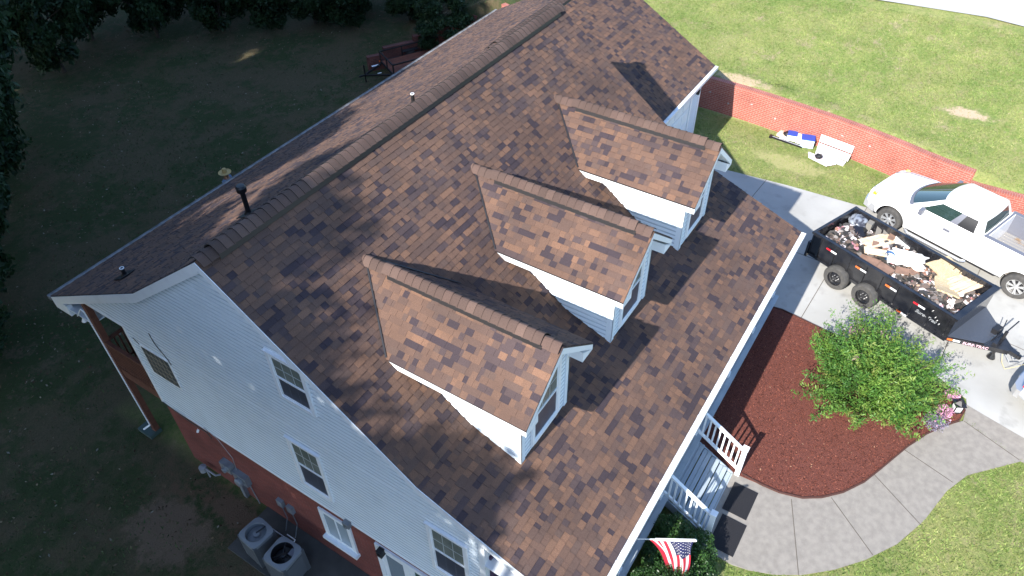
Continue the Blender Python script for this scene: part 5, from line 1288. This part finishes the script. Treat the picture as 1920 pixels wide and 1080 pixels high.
for r_ in range(9):
    for c_ in range(6 if r_ % 2 == 0 else 5):
        s = (r_+1)/10*21/NSg; t = ((c_*2+1+(r_ % 2))/12)*.40
        p = FP(s, t); n = (FP(s+.01, t)-FP(s-.01, t)).cross(FP(s, t+.01)-FP(s, t-.01)).normalized(); u = n.orthogonal().normalized(); v = n.cross(u)
        for sg in (-1, 1):
            P5 = []
            for k in range(10): a_ = math.pi*k/5; rad = .021 if k % 2 == 0 else .010; P5.append(p+n*sg*.004+(u*math.cos(a_)+v*math.sin(a_))*rad)
            mb.face(P5 if sg > 0 else P5[::-1])
mb.build('stars', m_fw, cloth)
# doormats at the foot of the stair
def doormat(x0, x1, y0_, y1_, label):
    mb = MB(); mb.b2((x0, y0_, .032), (x1, y1_, .042)); n = 0
    x = x0+.02
    while x < x1-.02: mb.b2((x, y0_+.02, .042), (x+.012, y1_-.02, .047)); x += .04
    y = y0_+.02
    while y < y1_-.02: mb.b2((x0+.02, y, .042), (x1-.02, y+.010, .0465)); y += .04
    return tag(mb.build('doormat', mat('rubber_mat', (.009, .009, .012), .8)), label, 'doormat')
doormat(5.04, 5.84, -8.92, -8.36, 'black rubber doormat at the stair foot, nearer the mulch bed')
doormat(4.06, 4.92, -8.98, -8.42, 'black rubber doormat at the stair foot, nearer the hedge')

# ---------------------------------------------------------------- plants
def leaf_crown(name, parent, centers, radii, n, size, m_, seed, flat_=.3, shell=.55, aspect=.55, lump=.18, sq=(1, 1, 1), holes=0.0):
    rng = np.random.default_rng(seed); centers = np.array(centers); radii = np.array(radii)
    w_ = radii**2; w_ = w_/w_.sum(); k = rng.choice(len(radii), n, p=w_)
    d = rng.normal(size=(n, 3)); d /= np.linalg.norm(d, axis=1)[:, None]
    rad = (shell+(1-shell)*rng.random(n)**.6)*radii[k]*(1+lump*np.sin(d[:, 0]*5+k)*np.sin(d[:, 1]*6+k*2)*1.5)
    P = centers[k]+d*rad[:, None]*np.array(sq)
    if holes:
        f = np.sin(P[:, 0]*2.3+seed)*np.sin(P[:, 1]*2.7+1)*np.sin(P[:, 2]*3.1+2); P = P[f < 1-holes*1.6]; 
    q_ = rand_quads(P, size, rng, flat_, aspect)
    zc = (P[:, 2]-P[:, 2].min())/(np.ptp(P[:, 2])+1e-6)
    r = np.clip(.5*rng.random(len(P))+.5*np.abs(np.sin(P[:, 0]*1.7+P[:, 2]*2.1+seed)), 0, 1)
    return np_quads(name, q_, r, m_, parent)

def tree(loc, H, cr, seed, label, n=16000, leaf=.17, crown_lo=.35, group='trees round the rear yard', name='tree', dup=None, sx=1):
    o = empty(name, loc, random.random()*6 if dup else 0, label, 'tree', group)
    if dup:
        for ch in dup.children:
            c = ch.copy(); C.objects.link(c); c.parent = o
        o.scale = (sx, sx, sx*H/dup['H'] if 'H' in dup else sx); return o
    rng = random.Random(seed); mb = MB(); r0 = H*.018
    pts = [Vector((0, 0, -.4))]
    for k in range(1, 7): pts.append(Vector((rng.gauss(0, .12)*k*.5, rng.gauss(0, .12)*k*.5, H*.95*k/6)))
    for k in range(6): mb.tube(pts[k], pts[k+1], r0*(1-k/6.3), r0*(1-(k+1)/6.3), 10)
    cs, rs_ = [], []
    for k in range(26):
        zf = crown_lo+(1-crown_lo)*(k/25); a = k*2.4+rng.random(); z = H*zf; prof = math.sin(math.pi*min(1, (zf-crown_lo)/(1-crown_lo)*.82+.16))
        L = cr*prof*rng.uniform(.55, .95); e = Vector((math.cos(a)*L, math.sin(a)*L, z+L*.12)); st_ = Vector((0, 0, z-L*.35))
        mb.tube(st_, e, r0*.32*(1-zf*.6), .02, 6); cs.append(e); rs_.append(cr*rng.uniform(.26, .42)*(.55+.45*prof))
    mb.build('trunk', m_bark, o)
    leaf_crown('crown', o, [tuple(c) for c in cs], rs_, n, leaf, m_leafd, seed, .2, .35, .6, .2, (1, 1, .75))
    o['H'] = H
    return o
# trees: shade casters left of the house and the forest edge of the rear yard
protos = [tree((-14.2, -2.8, -1.6), 16.6, 3.9, 1, 'tall leafy tree off the left gable, nearest the basement wall', n=17500), tree((-15, 2.2, -1.6), 21.6, 4.3, 2, 'tall leafy tree off the left gable, behind the nearest one', n=25000), tree((-12, 10.5, -1.6), 23, 5.2, 3, 'very tall dense tree beyond the deck corner', n=30000, crown_lo=.30)]
places = [((-17, 3.3), 24, 1), ((-6, 22.5), 28, 2), ((-16, -9.0), 12.5, 0), ((-15.5, -6.5), 13.0, 0), ((-16.5, -.4), 18.2, 0), ((-14, 5.5), 17.5, 1), ((-20, 7), 21, 1), ((-21, -2), 19, 1), ((-14, 9.5), 19, 1),  ((-8.5, 16), 27, 2), ((-4.5, 19.5), 27, 2), ((-9, 24), 28, 2), ((-2, 27), 28, 2), ((-17, 14.5), 30, 2), ((-15, 20), 30, 2), ((-8, 33), 29, 2), ((0, 35), 28, 2), ((-16, 29), 30, 2), ((6, 38), 27, 2)]
for i, ((x, y), H, k) in enumerate(places):
    t = tree((x, y, h1(x, y)), H, 0, 0, 'tall forest tree outside the left edge, number %d' % i, dup=protos[k]); t['label'] = 'tall dense forest tree hidden beyond the left edge of the view'; t.name = 'tree'
# visible edge trees: low leafy crowns at the left edge and along the top edge
vis = [((.9, 13.6), 6.2, 'leafy green tree at the left edge, level with the straw hat'), ((2.5, 17.3), 7.4, 'leafy green tree at the left edge, above the straw hat level'), ((-1.2, 11.6), 5.4, 'dark leafy tree at the left edge, beside the rear eave corner'),
       ((6.0, 23.2), 7.5, 'dark tree in the upper left corner'), ((12.2, 27.2), 7.5, 'dark tree at the top edge right of the upper left corner'), ((16.6, 22.4), 5.6, 'dark tree at the top edge above the open yard'), ((18.3, 20.6), 5.6, 'dark tree at the top edge, second to the left of the stepped wall'), ((20.9, 17.4), 5.4, 'dark tree at the top edge just behind the utility trailer'), ((22.7, 14.9), 4.8, 'dark tree at the top edge directly behind the stepped wall'), ((25.2, 12.6), 4.6, 'dark tree at the top edge next to the far end of the rear gutter'),
       ((9.5, 30), 9, 'dark tree farthest back beyond the upper left corner'), ((19.8, 24.6), 8, 'dark tree deep in the woods behind the stepped wall'), ((20.7, 11.2), 4.6, 'low dark tree closing the gap at the far gutter end'), ((-.5, 12.6), 5.6, 'dark leafy tree at the left edge just beyond the gutter corner'), ((15.5, 27.8), 9, 'dark tree deep in the woods at the top edge'), ((14.2, 24.6), 6.5, 'dark tree at the top edge, first to the left of the open gap'), ((9.4, 25.4), 7, 'dark tree at the top edge close to the upper left corner'), ((19.8, 19.0), 5.2, 'low dark tree at the top edge between two taller ones'), ((22.2, 18.2), 7, 'dark tree rising behind the row at the top edge'), ((24.6, 15.4), 6.5, 'dark tree rising behind the stepped wall end'), ((4.2, 20.4), 7, 'leafy dark tree at the left edge below the upper corner'), ((-.6, 15.6), 7, 'leafy dark tree just inside the left edge behind the nearest one')]
vp = tree((-.2, 15.0, h1(-.2, 15.0)), 6.2, 2.2, 21, vis[0][2], n=20000, leaf=.11, crown_lo=.12)
for i_, ((x, y), H, l_) in enumerate(vis[1:]):
    if x < 7: x, y = x-.35, y+.5
    else: x, y = x+2.0, y+1.5
    H *= 1.12
    tree((x, y, h1(x, y)-.2), H, 0, 0, l_, dup=vp, sx=H/6.2*.80)
# crape myrtle
cm = empty('crape_myrtle', (10.0, -10.2, .03), 0, 'large round green crape myrtle with pink blossoms in the mulch bed', 'shrub')
rng = random.Random(8); mb = MB(); shoots = []
for k in range(370):
    a = rng.uniform(0, 6.283); el = math.asin(rng.uniform(.02, 1))*.98; L = rng.choice((1, 1, 1, 1.12))*rng.uniform(1.15, 1.92)*(1-.06*math.cos(a))*(1+.12*math.sin(a*3)+.08*math.sin(a*5+1))
    d = Vector((math.cos(a)*math.cos(el), math.sin(a)*math.cos(el), math.sin(el)*.92)); 
    shoots.append((Vector((0, 0, .25)), d, L))
for k in range(14):
    a = k*.45*2; e = Vector((math.cos(a)*.7, math.sin(a)*.7, 1.0+.2*(k % 3))); mb.tube((math.cos(a)*.08, math.sin(a)*.08, 0), e, .03, .012, 7)
    mb.tube(e, e*1.5, .012, .005, 5)
mb.build('trunk', m_bark, cm)
rg = np.random.default_rng(5); Ps, rs_ = [], []
for s0_, d, L in shoots:
    n = 150; u = rg.random(n)**.6; p = np.array(s0_)+np.outer(u*L, np.array(d)); p[:, 2] += .42*u**2.5; sp = (.045+.11*(1-u))[:, None]
    Ps.append(p[u > .35]+rg.normal(size=(int((u > .35).sum()), 3))*sp[u > .35]); tone = rg.random()
    rs_.append(np.clip(tone*.55+.35*u[u > .35]*rg.random(int((u > .35).sum()))+.1*rg.random(), 0, 1))
P_ = np.concatenate(Ps); R_ = np.concatenate(rs_); np_quads('foliage', rand_quads(P_, .042, rg, .1, .36), R_, m_leafb, cm)
Ps = []
fl_ = [s_ for s_ in shoots if s_[1].x > .15 and s_[1].z > .45][::11][:4]+[s_ for s_ in shoots if s_[1].x < -.1 and s_[1].y > .2 and s_[1].z > .5][:1]
for k in range(len(fl_)):
    s0_, d, L = fl_[k]; 
    if d.z < .25: d = Vector((d.x, d.y, .4)).normalized()
    p = np.array(s0_)+np.array(d)*(L+.02); Ps.append(p+rg.normal(size=(80, 3))*np.array([.055, .055, .06])+[0, 0, .2])
P_ = np.concatenate(Ps); np_quads('flowers', rand_quads(P_, .022, rg, .3, .9), rg.random(len(P_)), m_pink, cm)
# hedge by the porch
hg = empty('hedge', (2.3, -7.95, 0), 0, 'dark glossy clipped hedge below the porch under the flag', 'hedge')
leaf_crown('foliage', hg, [(-1.3, 0, .5), (-.7, .05, .55), (-.1, 0, .55), (.5, 0, .58), (1.05, .05, .5), (1.3, -.3, .4), (.3, -.45, .45), (-.5, -.4, .45), (-2.0, 0, .45), (.85, -.45, .42), (1.25, .25, .5)], [.6, .6, .6, .6, .55, .45, .5, .5, .5, .48, .45], 70000, .024, m_leafh, 4, .6, .6, .6, .1)
mb = MB(); 
for k in range(7): mb.tube((-2+k*.5, 0, -.05), (-2+k*.5+.1, .05, .5), .02, .008, 6)
mb.build('stem', m_bark, hg)
# little plants at the bed tip
def small(x, y, r, n, m_leaf, m_fl, label, name, cat, nf=0, size=.02):
    o = empty(name, (x, y, .05), 0, label, cat); leaf_crown('foliage', o, [(0, 0, r*.5)], [r], n, size, m_leaf, int(x*100) % 97, .5, .2, .5, .1, (1, 1, .6))
    if nf: leaf_crown('flowers', o, [(0, 0, r*.75)], [r*.95], nf, .022, m_fl, 5, .8, .6, .9, .1, (1, 1, .5))
    mb = MB(); mb.tube((0, 0, -.03), (0, 0, r*.4), .01, .006, 6); mb.build('stem', m_bark, o); return o
small(11.05, -12.1, .20, 300, m_leafb, m_pink, 'pink flowering plant at the bed tip, farther from the walkway', 'flowering_plant', 'plant', 420)
small(10.35, -12.0, .24, 300, m_leafb, m_pink, 'pink flowering plant at the bed tip, between lantern and walkway', 'flowering_plant', 'plant', 500)
m_lav = ramp_mat('dusty_leaf', [(0, (.12, .12, .15)), (1, (.26, .24, .32))], const=False, fine=10, trans=.1)
small(9.95, -11.9, .30, 1500, m_lav, m_pink, 'grey lavender bush at the bed edge below the crape myrtle', 'lavender', 'plant', 60)
m_olive = ramp_mat('olive_leaf', [(0, (.09, .10, .02)), (1, (.22, .17, .06))], const=False, fine=10, trans=.2)
small(10.55, -11.55, .42, 3200, m_olive, m_pink, 'olive brown bushy plant between crape myrtle and pink flowers', 'perennial', 'plant', 0, .03)
small(11.45, -11.35, .16, 400, m_lav, m_pink, 'small pale silvery plant by the driveway edge of the bed', 'silver_plant', 'plant')
# garden lantern
gl = empty('garden_lantern', (10.72, -12.28, .05), .5, 'small black lantern with white panel at the tip of the mulch bed', 'lantern')
mb = MB()
for sx in (-1, 1):
    for sy in (-1, 1): mb.b2((sx*.09-.01, sy*.09-.01, 0), (sx*.09+.01, sy*.09+.01, .26))
mb.b2((-.11, -.11, 0), (.11, .11, .025)); mb.prism([(-.13, -.13, .26), (.13, -.13, .26), (.13, .13, .26), (-.13, .13, .26)], (0, 0, .02)); mb.lathe((0, 0, .28), [(.12, 0), (.03, .09), (.012, .12), (.03, .15), (0, .16)], 4)
mb.build('frame', m_black, gl); mb = MB(); mb.b2((-.08, -.08, .03), (.08, .08, .25)); mb.build('pane', m_wht, gl)
